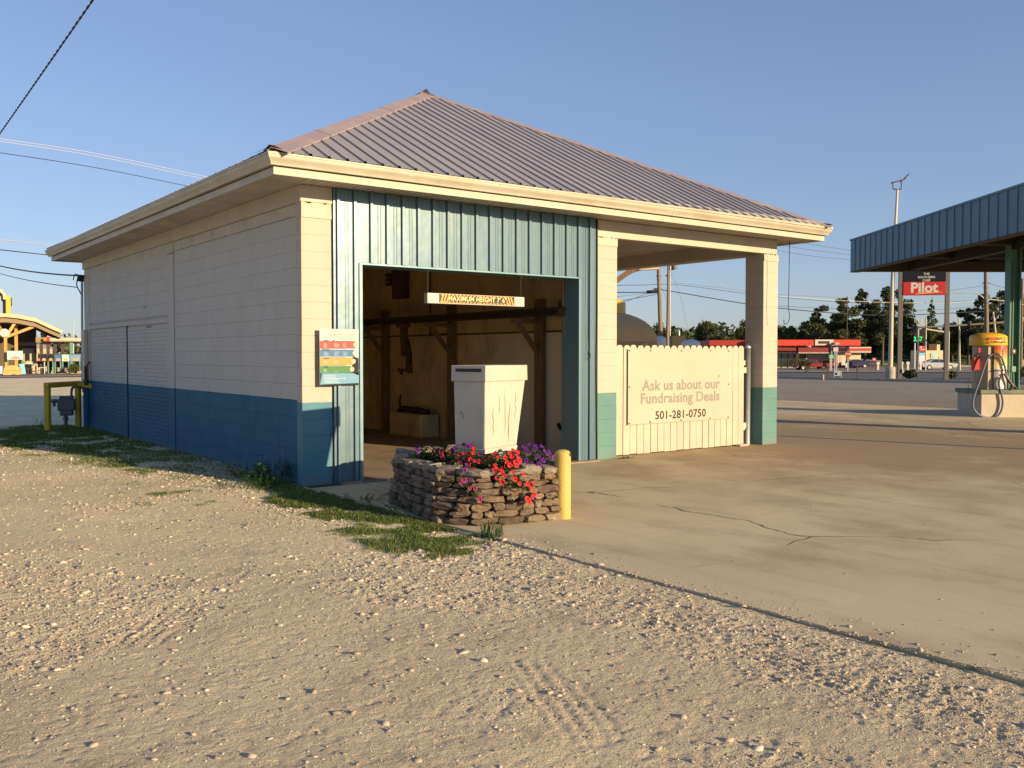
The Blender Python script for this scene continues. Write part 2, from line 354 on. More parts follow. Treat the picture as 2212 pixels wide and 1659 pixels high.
def text(s, size, m, parent, loc, rot, name='lettering', bold=0., ext=.002, align='CENTER', sx=1., spacing=1.):
    c = bpy.data.curves.new('t', 'FONT'); c.body = s; c.size = size; c.extrude = ext; c.offset = bold; c.align_x = align; c.align_y = 'CENTER'
    c.resolution_u = 3; c.space_character = spacing
    o = bpy.data.objects.new('t', c); COL.objects.link(o)
    dg = bpy.context.evaluated_depsgraph_get(); me = bpy.data.meshes.new_from_object(o.evaluated_get(dg))
    bpy.data.objects.remove(o); bpy.data.curves.remove(c)
    me.name = name; me.materials.clear(); me.materials.append(m)
    r = link(name, me, parent); r.location = loc; r.rotation_euler = rot; r.scale = (sx, 1, 1); return r
def bezier(pts, n=6):
    'Catmull-Rom through pts'
    P = [Vector(p) for p in pts]; P = [P[0]*2-P[1]] + P + [P[-1]*2-P[-2]]; out = []
    for i in range(1, len(P)-2):
        for k in range(n):
            t = k/n; a, b, c, d = P[i-1:i+3]
            out.append(.5*((2*b) + (c-a)*t + (2*a-5*b+4*c-d)*t*t + (3*b-a-3*c+d)*t**3))
    return out + [P[-2]]
_T = np.random.default_rng(3).random((256, 256))
def vn(x, y):
    xi = np.floor(x).astype(int); yi = np.floor(y).astype(int); fx = x-xi; fy = y-yi
    fx = fx*fx*(3-2*fx); fy = fy*fy*(3-2*fy); g = lambda a, b: _T[a & 255, b & 255]
    return (g(xi, yi)*(1-fx)+g(xi+1, yi)*fx)*(1-fy) + (g(xi, yi+1)*(1-fx)+g(xi+1, yi+1)*fx)*fy
def fbm(x, y, o=4, g=.5):
    s = 0; a = 1; n = 0
    for i in range(o): s = s + a*vn(x*2**i+17*i, y*2**i+31*i); n += a; a *= g
    return s/n
def np_mesh(name, V, Fc, m, parent=None, tone=None, smooth=False):
    me = bpy.data.meshes.new(name); k = Fc.shape[1]
    me.vertices.add(len(V)); me.vertices.foreach_set('co', V.astype(np.float32).ravel())
    me.loops.add(Fc.size); me.loops.foreach_set('vertex_index', Fc.astype(np.int32).ravel())
    me.polygons.add(len(Fc)); me.polygons.foreach_set('loop_start', np.arange(0, Fc.size, k, dtype=np.int32))
    try: me.polygons.foreach_set('loop_total', np.full(len(Fc), k, dtype=np.int32))
    except Exception: pass
    if smooth: me.polygons.foreach_set('use_smooth', np.ones(len(Fc), bool))
    if tone is not None:
        a = me.attributes.new('tone', 'FLOAT', 'POINT'); a.data.foreach_set('value', tone.astype(np.float32))
    me.materials.append(m); me.update(calc_edges=True); me.validate()
    return link(name, me, parent)

# ================================================================ GROUND
cY, sY = math.cos(YAW), math.sin(YAW)
def terrain(x, y):
    dx = x - CAM.x; dy = y - CAM.y; D = dx*sY + dy*cY; L = dx*cY - dy*sY
    s = lambda t: (lambda q: q*q*(3-2*q))(np.clip(t, 0, 1))
    return -.45*s((D-62)/48)*s((L+5)/12) + 3.6*s((D-160)/45)*s((L-22)/25)
def sheet(name, x0, x1, y0, y1, nx, ny, off, m, frame='world', kind='structure', edge=None):
    X, Y = np.meshgrid(np.linspace(x0, x1, nx+1), np.linspace(y0, y1, ny+1), indexing='ij')
    if edge is not None: Y = Y + edge(X)
    if frame == 'cam': X, Y = CAM.x + X*cY + Y*sY, CAM.y - X*sY + Y*cY
    V = np.stack([X, Y, terrain(X, Y) + off], -1).reshape(-1, 3)
    i, j = np.meshgrid(np.arange(nx), np.arange(ny), indexing='ij'); a = (i*(ny+1)+j).ravel()
    F = np.stack([a, a+ny+1, a+ny+2, a+1], -1)
    if frame == 'cam': F = F
    o = np_mesh(name, V, F, m, smooth=True)
    return tag(o, kind=kind)
sheet('ground', -900, 1500, -300, 1900, 120, 110, -.16, M['gravel'])
sheet('yard', -60, 22.3, -.1+11.6, 62, 30, 20, -.03, M['gravel'])          # gravel lot behind the building
sheet('yard', -60, -7.98, -60, 11.5, 20, 20, -.05, M['gravel'])
sheet('asphalt_lot', 22.3, 47.6, -70, 64, 14, 40, -.006, M['asphalt_old'])
sheet('verge', 46.8, 50.6, -60, 70, 5, 60, .05, M['verge'])
sheet('road', 50.8, 400, -90, 59.6, 80, 40, -.035, M['asphalt'])
sheet('road', -150, 46.7, 61.6, 71.5, 30, 4, -.012, M['asphalt'])
sheet('road', -150, 50, 71.6, 77.5, 30, 4, -.03, M['asphalt_old'])
sheet('store_lot', 8, 320, 106, 158, 60, 14, .03, M['asphalt_old'], 'cam')
sheet('meadow', -300, 420, 158, 900, 90, 90, .07, M['field'], 'cam')
m_ = MB(); m_.box(46.75, 46.9, -60, 61, -.05, .14); tag(m_.build('verge_kerb', M['kerb']), kind='structure')
m_ = MB(); m_.box(-150, 46.6, 77.5, 77.7, -.05, .12); tag(m_.build('street_kerb', M['kerb']), kind='structure')
m_ = MB(); m_.box(-150, 46, 66.4, 66.52, -.011, -.004); tag(m_.build('lane_line', M['p_white']), kind='structure')

def gh(x, y):
    'height of the gravel yard'
    ed = np.clip(-x/.9, 0, 1)
    base = -.016 - .010*np.clip((-y-6)/3, 0, 1) + .035*fbm(x*.7+5, y*.7, 3)*ed
    base = base + .045*np.clip((y+1.5)/4, 0, 1)*np.clip(1-np.abs(x)/8, 0, 1)
    loose = np.clip((fbm(x*.45+40, y*.45+9, 3)-.46)*7, 0, 1)
    loose = np.maximum(loose, np.clip(1.15-np.abs(x+.55)/.55, 0, 1)*np.clip((-y-3.8)/.8, 0, 1))
    h = base + (.003+.007*loose)*(fbm(x*9, y*9, 3)-.5) + (.0045+.009*loose)*(fbm(x*31+3, y*31, 2)-.5)
    pits = fbm(x*22+11, y*22+5, 2); h = h - .006*np.clip(pits-.62, 0, 1)*4
    for (ax, ay, dx, dy, w) in ((-1.0, -5.1, -.45, -1, .16), (-.75, -6.9, .06, -1, .13), (-.25, -6.7, .30, -1, .14), (-2.0, -3.4, -.75, -1, .15), (-3.6, -4.6, -.2, -1, .14), (-.5, -6.2, -.12, -1, .12)):
        L = math.hypot(dx, dy); dx /= L; dy /= L
        u = (x-ax)*dx + (y-ay)*dy; v = (x-ax)*-dy + (y-ay)*dx
        k = (np.abs(v) < w)*np.clip(u/.15, 0, 1)*np.clip((3.2-u)/.6, 0, 1)*np.clip((fbm(x*2.0, y*2.0, 3)-.44)*7, 0, 1)
        h = h + k*(-.0022 + .0030*np.clip(np.sin((v)*2*math.pi/.075)*1.8, -1, 1)*(np.sin((u+np.abs(v)*.8)*2*math.pi/.06) > -.75))
    return h, loose
ny = 900
ys = -9.9 + (11.5+9.9)*(np.exp(1.7*np.linspace(0, 1, ny))-1)/(math.exp(1.7)-1)
xs = np.linspace(-8.0, .028, 470)
X, Y = np.meshgrid(xs, ys, indexing='ij'); H, _ = gh(X, Y)
V = np.stack([X, Y, H], -1).reshape(-1, 3)
i, j = np.meshgrid(np.arange(469), np.arange(ny-1), indexing='ij'); a = (i*ny+j).ravel()
tag(np_mesh('gravel_yard', V, np.stack([a, a+ny, a+ny+1, a+1], -1), M['gravel'], smooth=False), kind='structure')

# loose stones: about 50,000, one object
def icos():
    b = bmesh.new(); bmesh.ops.create_icosphere(b, subdivisions=1, radius=1)
    v = np.array([q.co[:] for q in b.verts]); f = np.array([[q.index for q in p.verts] for p in b.faces]); b.free(); return v, f
IV, IF = icos()
def scatter_stones(name, x, y, z, s, m, flat_=.6):
    n = len(x); var = IV[None] * (.62 + .75*rng.random((14, 12, 1)))
    vi = rng.integers(0, 14, n); v = var[vi]
    sc3 = np.stack([1+.7*rng.random(n), .65+.5*rng.random(n), flat_*(.6+.6*rng.random(n))], -1)
    v = v*sc3[:, None]*s[:, None, None]*.5
    a = rng.random(n)*6.283; b = (rng.random(n)-.5)*.7
    ca, sa, cb, sb = np.cos(a)[:, None], np.sin(a)[:, None], np.cos(b)[:, None], np.sin(b)[:, None]
    X = v[..., 0]*cb + v[..., 2]*sb; Z = -v[..., 0]*sb + v[..., 2]*cb; Yv = v[..., 1]
    X, Yv = X*ca - Yv*sa, X*sa + Yv*ca
    V = np.stack([X + x[:, None], Yv + y[:, None], Z + z[:, None]], -1).reshape(-1, 3)
    F = (IF[None] + (np.arange(n)*12)[:, None, None]).reshape(-1, 3)
    tone = np.repeat(np.clip(rng.normal(.5, .26, n), 0, 1), 12)
    return np_mesh(name, V, F, m, tone=tone)
N = 170000
ang = YAW + (rng.random(N)-.5)*1.12; r = 2.9*(19/2.9)**rng.random(N)
x = CAM.x + np.sin(ang)*r; y = CAM.y + np.cos(ang)*r
s = .00118*r*(rng.pareto(2.9, N)+1); s = np.clip(s, .003, .045)
ok = (x < .0) & (x > -7.9) & (y < 11); ov = (x >= .0) & (x < .45) & (y < -3.9) & (rng.random(N) < .55*np.exp(-np.clip(x, 0, 9)/.12)); ok |= ov
h, lo = gh(x, y); h = np.where(x >= 0, .0, h)
ok &= (rng.random(N) < .16 + .95*lo) | ov
x, y, s, h = x[ok][:66000], y[ok][:66000], s[ok][:66000], h[ok][:66000]
tag(scatter_stones('gravel_stones', x, y, h+s*.05, s, M['pebble']), 'loose pale crushed stones scattered over the dusty yard', 'gravel', kind='stuff')
# white stones along the foot of the side wall and before the planter
N = 1500; x = -.02-rng.random(N)**1.6*.8; y = .1+rng.random(N)*6.; h, _ = gh(x, y)
x2 = -1.0+rng.random(700)*1.6; y2 = -1.3-(x2+.2)*.7-rng.random(700)*1.1; k2 = x2 < -.02; h2, _ = gh(x2, y2)
x = np.r_[x, x2[k2]]; y = np.r_[y, y2[k2]]; h = np.r_[h, h2[k2]]
s = .012 + .03*rng.random(len(x))**2
tag(scatter_stones('wall_foot_stones', x, y, h+s*.1, s, M['pebble']), 'broken rock chips along the foot of the side wall', 'gravel', kind='stuff')
N = 420; x = .1+rng.random(N)*9; y = -9.5+rng.random(N)*9; s = .006+.012*rng.random(N)**3
tag(scatter_stones('slab_debris', x, y, np.full(N, .002), s, M['pebble']), 'tiny stones and grit strewn over the concrete', 'gravel', kind='stuff')

# concrete apron: slabs with open joints
ap = bpy.data.objects.new('concrete_apron', None); COL.objects.link(ap); ap['kind'] = 'structure'
gx = [.032, 4.60, 9.2, 13.8, 18.4, 22.28]; gy = [-32, -22, -13.7, -9.15, -4.58, -.16, 4.6, 11.48]
k = 0
for i in range(5):
    for j in range(7):
        if i < 2 and j == 6: pass
        x0, x1, y0, y1 = gx[i]+.0045, gx[i+1]-.0045, gy[j]+.0045, gy[j+1]-.0045
        if i == 0 and j >= 5: continue
        if i == 0 and j == 4: y1 = -.165
        m_ = MB(); z = 0.
        m_.box(x0, x1, y0, y1, -.16, z); m_.build('slab', M['concrete'], ap)
m_ = MB(); m_.box(.04, 22.27, -32.1, 11.47, -.155, -.0005); m_.build('slab_bed', M['joint_dirt'], ap)
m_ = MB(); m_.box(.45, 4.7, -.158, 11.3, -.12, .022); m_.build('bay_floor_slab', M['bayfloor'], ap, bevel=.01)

# ================================================================ CAR WASH BUILDING
bw = thing('car_wash_building', 'cream and blue painted block car wash with a rusty purple hip roof', 'building')
def cbox(w, d, h, c=.004):
    b = bmesh.new(); bmesh.ops.create_cube(b, size=1)
    for q in b.verts: q.co = Vector((q.co.x*w, q.co.y*d, q.co.z*h))
    bmesh.ops.bevel(b, geom=b.edges[:], offset=c, segments=1, affect='EDGES', clamp_overlap=True)
    me = bpy.data.meshes.new('block'); b.to_mesh(me); b.free(); return me
CH = .203
def pillar(x0, y0, w, d, n, m, top, cap=True):
    p = MB(); p.box(x0+.004, x0+w-.004, y0+.004, y0+d-.004, -.05, n*CH); p = p.build('pillar', m, bw)
    me = cbox(w, d, CH-.0035, .0035); me.materials.append(m)
    for i in range(n):
        o = link('block', me, p); o.location = (x0+w/2+random.uniform(-.0012, .0012), y0+d/2+random.uniform(-.0015, .0015), (i+.5)*CH); o.rotation_euler.z = random.uniform(-.003, .003)
    if top > n*CH+.01:
        q = MB(); nseg = 14; vs = []
        for i in range(nseg+1):
            xx = x0+w*i/nseg; e = random.uniform(-.012, .02)
            vs += [(xx, y0-.012, n*CH), (xx, y0-.006+random.uniform(-.006, .006), top+e), (xx, y0+d, top+e), (xx, y0+d, n*CH)]
        fs = []
        for i in range(nseg):
            a = i*4
            for s_ in range(4): fs.append((a+s_, a+(s_+1) % 4, a+4+(s_+1) % 4, a+4+s_))
        fs += [(0,1,2,3), (nseg*4+3, nseg*4+2, nseg*4+1, nseg*4)]
        q.add(vs, fs); q.build('mortar_cap', M['cream_trim'], p)
    return p
pillar(0, 0, .40, .155, 16, M['pillar_blue'], 3.425)
pillar(4.745, 0, .425, .40, 16, M['pillar_teal'], 3.37)
pillar(8.69, 0, .40, .40, 16, M['pillar_teal'], 3.36)
pillar(8.69, 10.85, .40, .40, 16, M['pillar_teal'], 3.36)
# side wall (x = .03 face) as blocks
sw = MB(); sw.box(.04, .2, .168, 11.25, -.1, 3.63); sw = sw.build('side_wall', M['wall_paint'], bw)
me_b = cbox(.03, .3990, CH-.0020, .0014); me_b.materials.append(M['wall_paint'])
me_h = cbox(.03, .1992, CH-.0018, .0013); me_h.materials.append(M['wall_paint'])
def lay(me, x, y, z):
    o = link('block', me, sw); o.location = (x+random.uniform(-.0007, .0007), y, z)
cnt = 0
for c in range(16):
    z = (c+.5)*CH + .02
    y = .168 + (0 if c % 2 else -.2)
    while y < 4.95-.01:
        y0 = max(y, .168); y1 = min(y+.4, 4.97)
        if y1-y0 > .35: lay(me_b, .032, (y0+y1)/2, z); cnt += 1
        elif y1-y0 > .12: lay(me_h, .032, y0+.1 if y0 == .168 else y1-.1, z)
        y += .4
    if z > 2.2:
        y = 5.35
        while y < 11.2: lay(me_b, .03, y+.2, z); y += .4 if y+.8 < 11.3 else 9
q = MB(); q.box(.004, .04, 4.985, 5.33, -.08, 3.25); q.build('wall_pier', M['wall_paint'], sw, bevel=.004)
q = MB(); q.box(.004, .04, 10.80, 11.25, -.08, 3.25); q.build('wall_pier', M['wall_paint'], sw, bevel=.004)
q = MB(); q.box(.0, .04, 5.33, 10.80, 2.13, 2.215); q.build('door_lintel', M['wall_paint'], sw, bevel=.004)
for (ya, yb) in ((5.335, 7.86), (7.90, 10.795)):
    q = MB(); z = -.02; r_ = 0
    while z < 2.10:
        y = ya - (.1 if r_ % 2 else 0); hh = min(.0665, 2.125-z)
        while y < yb:
            y0, y1 = max(y, ya), min(y+.2, yb)
            if y1-y0 > .02:
                e = random.uniform(0, .0018); q.box(.024-e, .045, y0+.0008, y1-.0008, z+.0011, z+hh-.0011)
            y += .2
        z += .0686; r_ += 1
    tag(q.build('brick_infill', M['wall_paint'], sw), kind='stuff')
q = MB(); q.box(.005, .05, 7.865, 7.875, 0, 2.13); q.build('door_edge', M['dark'], sw)
q = MB(); q.box(.028, .20, .156, .167, -.1, 3.3); q.build('expansion_joint', M['black'], sw)
q = MB(); q.box(.015, .05, 5.02, 11.25, 3.265, 3.43); q.box(.02, .05, .168, 5.0, 3.285, 3.43); q.build('wall_plate', M['dull_trim'], bw, bevel=.004)
for (ya, yb) in ((-.012, 5.04), (5.055, 10.2), (10.215, 11.28)):
    q = MB(); q.box(-.018, .05, ya, yb, 3.432, 3.63); q.build('fascia_board', M['cream_trim'], bw, bevel=.003)
q = MB(); q.box(-.014, .402, -.02, .05, 3.434, 3.63); q.build('fascia_board', M['cream_trim'], bw, bevel=.003)
for (z, y) in ((2.43, 6.67), (2.08, 6.45)):
    q = MB(); q.tube(bezier([(.02, y-.13, z), (.01, y, z+.012), (.02, y+.09, z-.008), (.015, y+.13, z+.01)], 4), .006, 5); q.build('metal_hook', M['rust'], sw)
# walls of the two bays
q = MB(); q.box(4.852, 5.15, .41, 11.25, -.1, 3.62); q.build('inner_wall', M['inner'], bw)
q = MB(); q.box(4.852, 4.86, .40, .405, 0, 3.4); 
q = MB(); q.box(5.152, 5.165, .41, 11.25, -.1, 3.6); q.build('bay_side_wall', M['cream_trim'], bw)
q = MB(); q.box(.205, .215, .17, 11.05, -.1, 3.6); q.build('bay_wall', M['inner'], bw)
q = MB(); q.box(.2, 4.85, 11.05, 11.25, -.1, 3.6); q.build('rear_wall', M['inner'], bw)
q = MB(); q.box(.22, 4.85, .1, 11.05, 3.52, 3.55); q.build('bay_ceiling', M['ceil'], bw)
q = MB(); q.box(4.842, 4.851, .42, 11.0, 1.955, 1.985); q.build('wall_ledge', M['rust'], bw)
# front sheet metal: separate sheets with ribs every 9 inches
def ribbed(name, m, x0, x1, zlo, zhi, y=-.04, pitch=.2286, r0=.46, dep=.034, parent=bw):
    xs_ = [x0]; hs = [0.]
    k = math.ceil((x0-r0-.04)/pitch)
    while True:
        c = r0 + k*pitch; k += 1
        if c - .045 > x1: break
        for dx, hh in ((-.022, 0), (-.019, dep), (.016, dep), (.034, 0), (.095, 0), (.100, .004), (.110, .004), (.115, 0), (.135, 0), (.140, .004), (.150, .004), (.155, 0)):
            xx = c+dx
            if xs_[-1] < xx < x1: xs_.append(xx); hs.append(hh)
    xs_.append(x1); hs.append(0.)
    q = MB(); n = len(xs_)
    vs = [(xx, y-hh, zlo) for xx, hh in zip(xs_, hs)] + [(xx, y-hh, zhi) for xx, hh in zip(xs_, hs)]
    q.add(vs, [(i, i+1, i+1+n, i+n) for i in range(n-1)])
    o = q.build(name, m, parent, fix=False); return o
W = .9144; xb = .403
ribbed('metal_sheet', M['blue_metal'], .403, .752, .015, 3.625)
e = [.752, 1.66, 2.575, 3.49, 4.364]
for a, b in zip(e, e[1:]): ribbed('metal_sheet', M['blue_metal'], a+.001, b+.002, 2.742, 3.625, y=-.0405)
ribbed('metal_sheet', M['blue_metal'], 4.364, 4.69, .0, 3.625)
q = MB(); q.box(.745, .79, -.058, -.012, .0, 2.74); q.box(.79, 4.36, -.058, .33, 2.715, 2.742); q.build('opening_trim', M['blue_trim'], bw, bevel=.003)
q = MB(); q.box(4.352, 4.385, -.058, .345, .0, 2.714); q.build('opening_jamb', M['blue_trim'], bw, bevel=.003)
q = MB(); q.box(.79, 4.35, .30, .34, 2.75, 3.52); q.box(.41, .75, -.036, .02, -.02, 3.6); q.box(4.386, 4.73, -.036, .34, -.02, 3.6); q.box(.76, 4.36, -.036, -.006, 2.745, 3.6); q.build('wall_framing', M['blue_trim'], bw)
q = MB(); q.box(4.69, 4.74, -.03, .0, -.02, 3.6); q.build('expansion_joint', M['black'], bw)
q = MB(); q.tube([(4.712, -.045, 3.62), (4.716, -.05, 2.2), (4.708, -.045, 1.5), (4.722, -.05, 0.02)], .014, 6); q.tube([(4.735, -.03, 3.6), (4.73, -.035, .5)], .012, 6); q.build('conduit', M['black'], bw)
q = MB(); q.tube(bezier([(4.50, -.07, 3.5), (4.505, -.075, 2.4), (4.52, -.07, 1.75), (4.56, -.08, 1.60), (4.53, -.08, 1.52), (4.50, -.08, 1.62)], 5), .004, 5); q.build('hanging_cord', M['black'], bw)
for xx in np.arange(.46, 4.7, .2286):
    pass
q = MB()
for kx in range(19):
    xx = .46 + kx*.2286 + .05
    if xx > 4.68: break
    for z in (3.4, 2.79) + ((2.1, 1.4, .6) if (xx < .75 or xx > 4.37) else ()):
        q.box(xx-.007, xx+.007, -.047, -.04, z-.007, z+.007)
q.build('screw_heads', M['blue_trim'], bw); bw.children[-1]['kind'] = 'stuff'

# beams round the open bay
q = MB(); q.box(4.75, 9.06, .0, .14, 3.375, 3.63); q.build('beam', M['cream_trim'], bw, bevel=.006)
q = MB(); q.box(4.75, 9.05, -.008, .0, 3.45, 3.63); 
q = MB(); q.box(8.74, 9.06, .145, 11.1, 3.375, 3.63); q.build('beam', M['cream_trim'], bw, bevel=.006)
q = MB(); q.box(4.86, 9.06, 11.1, 11.25, 3.375, 3.63); q.build('beam', M['cream_trim'], bw, bevel=.006)
# soffit strips, front / left / right / rear and the open bay's ceiling
def strip_mesh(name, w, L, m):
    q = MB(); prof = [(0, 0), (.004, .008)]
    x_ = 0
    pts = []
    while x_ < w-.001:
        pts += [(x_+.002, .016), (x_+.008, 0), (x_+.078, 0), (x_+.084, .016)]; x_ += .1
    n = len(pts); vs = [(a, 0, b) for a, b in pts] + [(a, L, b) for a, b in pts]
    q.add(vs, [(i, i+1, i+1+n, i+n) for i in range(n-1)])
    me = bpy.data.meshes.new(name); me.from_pydata(q.v, [], q.f); me.materials.append(m); return me
SZ = 3.632
sf = strip_mesh('soffit_strip', .3, .57, M['soffit'])
x_ = -.57
while x_ < 9.55:
    o = link('soffit_strip', sf, bw); o.location = (x_, -.57, SZ+random.uniform(0, .003)); x_ += .3
y_ = .0
while y_ < 11.2:
    o = link('soffit_strip', sf, bw); o.location = (-.57, y_+.3, SZ+random.uniform(0, .003)); o.rotation_euler.z = R(-90)
    o = link('soffit_strip', sf, bw); o.location = (9.06, y_+.3, SZ+random.uniform(0, .003)); o.rotation_euler.z = R(-90); y_ += .3
sb = strip_mesh('ceiling_strip', .3, 10.95, M['soffit'])
x_ = 5.16
while x_ < 8.7:
    o = link('ceiling_strip', sb, bw); o.location = (x_, .14, 3.60+random.uniform(0, .004)); x_ += .3
# eave boards and gutters
XL, XR, YF, YB = -.57, 9.60, -.57, 11.50
def frame_run(name, prof, m, sides='FLR', parent=bw, jitter=0.):
    C_ = {'F': ((XL, YF), (XR, YF), (-1, -1), (1, -1)), 'L': ((XL, YF), (XL, YB), (-1, -1), (-1, 1)), 'R': ((XR, YF), (XR, YB), (1, -1), (1, 1)), 'B': ((XL, YB), (XR, YB), (-1, 1), (1, 1))}
    for s_ in sides:
        a, b, da, db = C_[s_]; q = MB(); n = len(prof); N_ = 9; vs = []
        for k in range(N_):
            t_ = k/(N_-1); sag = 0 if k in (0, N_-1) else random.uniform(-jitter, jitter)
            for d, z in prof:
                pa = (a[0]+da[0]*d, a[1]+da[1]*d); pb = (b[0]+db[0]*d, b[1]+db[1]*d)
                vs.append((pa[0]+(pb[0]-pa[0])*t_, pa[1]+(pb[1]-pa[1])*t_, z+sag))
        fs = [(k*n+i, k*n+(i+1) % n, (k+1)*n+(i+1) % n, (k+1)*n+i) for k in range(N_-1) for i in range(n)]
        fs += [tuple(range(n)), tuple(range((N_-1)*n, N_*n))[::-1]]
        q.add(vs, fs); q.build(name, m, parent)
frame_run('eave_board', [(-.02, 3.60), (.012, 3.60), (.012, 3.682), (-.02, 3.682)], M['cream_trim'], 'FLRB')
frame_run('eave_backing', [(-.02, 3.682), (-.006, 3.682), (-.006, 3.80), (-.02, 3.80)], M['joint_dirt'], 'FLRB')  # dark colour puts the shade of the gap under the gutter into the backing
G = [(.008, 3.695), (.060, 3.695), (.066, 3.715), (.078, 3.735), (.100, 3.765), (.106, 3.785), (.106, 3.800), (.116, 3.803), (.118, 3.825), (.104, 3.825), (.098, 3.79), (.092, 3.77), (.058, 3.712), (.016, 3.71), (.016, 3.83), (.008, 3.83)]
frame_run('gutter', G, M['gutter'], 'FLR', jitter=.004)
q = MB(); 
for k in range(12):
    xx = XL + .4 + k*.82; q.box(xx, xx+.02, YF-.116, YF-.01, 3.812, 3.818)
q.build('gutter_hanger', M['dull_trim'], bw)
for xx in (2.45, 5.7, 7.3):
    q = MB(); q.prism([(YF-.010-a, b) for a, b in [(.0, 3.692), (.052, 3.692), (.070, 3.735), (.099, 3.782), (.099, 3.80), (.112, 3.80), (.112, 3.829), (.10, 3.829), (.094, 3.785), (.06, 3.73), (.0, 3.70)]], 0, xx, xx+.012); q.build('gutter_seam', M['dull_trim'], bw)
q = MB()          # wide flashing bent down over the right hand part of the gutter
q.add([(3.60, YF-.122, 3.828), (9.70, YF-.128, 3.838), (9.66, YF+.02, 3.935), (3.9, YF+.03, 3.905), (3.60, YF-.03, 3.86)], [(0,1,2,3,4)])
q.add([(3.60, YF-.122, 3.828), (9.70, YF-.128, 3.838), (9.705, YF-.126, 3.80), (3.60, YF-.120, 3.812)], [(0,1,2,3)])
q.build('gutter_flashing', M['gutter'], bw)

# hip roof: ribbed sheets on four slopes
ZE, SL = 3.845, .507
RX0, RX1, RY0, RY1 = -.66, 9.68, -.66, 11.56
half = (RX1-RX0)/2
def roof_face(side):
    if side in 'FB':
        L = RX1-RX0; smax = lambda t: min(t, L-t)
        P = (lambda t, s, h: (RX0+t, RY0+s, ZE+s*SL+h)) if side == 'F' else (lambda t, s, h: (RX0+t, RY1-s, ZE+s*SL+h))
    else:
        L = RY1-RY0; smax = lambda t: min(t, L-t, half)
        P = (lambda t, s, h: (RX0+s, RY0+t, ZE+s*SL+h)) if side == 'L' else (lambda t, s, h: (RX1-s, RY0+t, ZE+s*SL+h))
    prof = [(0, 0), (.004, .027), (.030, .027), (.044, 0), (.105, 0), (.11, .004), (.125, .004), (.13, 0), (.165, 0), (.17, .004), (.185, .004), (.19, 0)]
    pitch = .2286; t0 = .0
    n_sh = math.ceil(L/(pitch*4))
    for k in range(n_sh):
        a = k*pitch*4; b = min(L, a+pitch*4); ts = []; hs = []
        for r_ in range(4):
            for dx, hh in prof:
                tt = a + r_*pitch + dx
                if tt < b: ts.append(tt); hs.append(hh*(1. if side in 'FB' else .3))
        ts.append(b); hs.append(0.)
        lift = .001*(k % 2) + random.uniform(0, .0015)
        q = MB(); vs = []; fs = []
        for tt, hh in zip(ts, hs):
            s1 = max(smax(tt)-.03, .0)
            vs += [P(tt, -.03, hh+lift), P(tt, s1, hh+lift), P(tt, -.03, hh+lift-.02), ]
        for i in range(len(ts)-1):
            fs.append((i*3, i*3+3, i*3+4, i*3+1)); 
        q.add(vs, fs)
        q.build('roof_sheet', M['roof'], bw, fix=False)
for s_ in 'FLRB': roof_face(s_)
zr = ZE+half*SL; xm = (RX0+RX1)/2; ya, yb = RY0+half, RY1-half
def cap(a, b, n1, n2, w=.17, m=M['roof_cap'], seg=5):
    'bent ridge or hip cap: two flanges w wide lying on the slopes on either side'
    a, b = Vector(a), Vector(b); d = (b-a).normalized()
    for k in range(seg):
        p, r_ = a.lerp(b, k/seg), a.lerp(b, (k+1)/seg+.01/seg)
        q = MB(); up = Vector((0, 0, .030+.004*(k % 2)))
        v = [p+up, r_+up]
        for nn, s_ in ((n1, 1), (n2, 1)):
            nn = Vector(nn); 
            v += [p+nn*w+Vector((0,0,.030+.003*(k % 2))), r_+nn*w+Vector((0,0,.030+.003*(k % 2)))]
        q.add(v, [(0, 1, 3, 2), (1, 0, 4, 5)])
        q.add([v[2], v[3], v[3]-Vector((0,0,.02)), v[2]-Vector((0,0,.02))], [(0,1,2,3)])
        q.build('hip_cap', m, bw, fix=False)
def side(d, ax):      # unit direction in slope, perpendicular to hip d
    return d
inv = 1/math.sqrt(2+SL*SL)
def hip(cx_, cy_, px, py, sx, sy):
    a = Vector((cx_, cy_, ZE)); b = Vector((px, py, zr)); d = (b-a).normalized()
    nf = Vector((0, -sy*SL, 1)).normalized() if sy else None
    # in-plane directions away from the hip on the y-slope and on the x-slope
    n_y = Vector((0, -sy*SL, 1)).normalized(); n_x = Vector((-sx*SL, 0, 1)).normalized()
    u1 = d.cross(n_y).normalized(); u1 = u1 if u1.x*sx > 0 else -u1
    u2 = d.cross(n_x).normalized(); u2 = u2 if u2.y*sy > 0 else -u2
    cap(a, b, u1, u2, w=.21)
hip(RX0, RY0, xm, ya, 1, 1); hip(RX1, RY0, xm, ya, -1, 1); hip(RX0, RY1, xm, yb, 1, -1); hip(RX1, RY1, xm, yb, -1, -1)
nl = Vector((-1, 0, -SL)).normalized(); cap((xm, ya, zr), (xm, yb, zr), nl, Vector((1, 0, -SL)).normalized(), seg=2)
q = MB(); q.box(xm-.14, xm+.14, ya-.04, ya+.1, zr-.05, zr+.045); 
q2 = MB(); q2.add([(xm-.15, ya-.03, zr-.03), (xm+.15, ya-.03, zr-.03), (xm, ya-.05, zr+.075), (xm-.15, ya+.12, zr-.03), (xm+.15, ya+.12, zr-.03), (xm, ya+.12, zr+.06)], [(0,1,2), (0,2,5,3), (1,4,5,2), (3,5,4)]); q2.build('ridge_end', M['dark_closure'], bw)
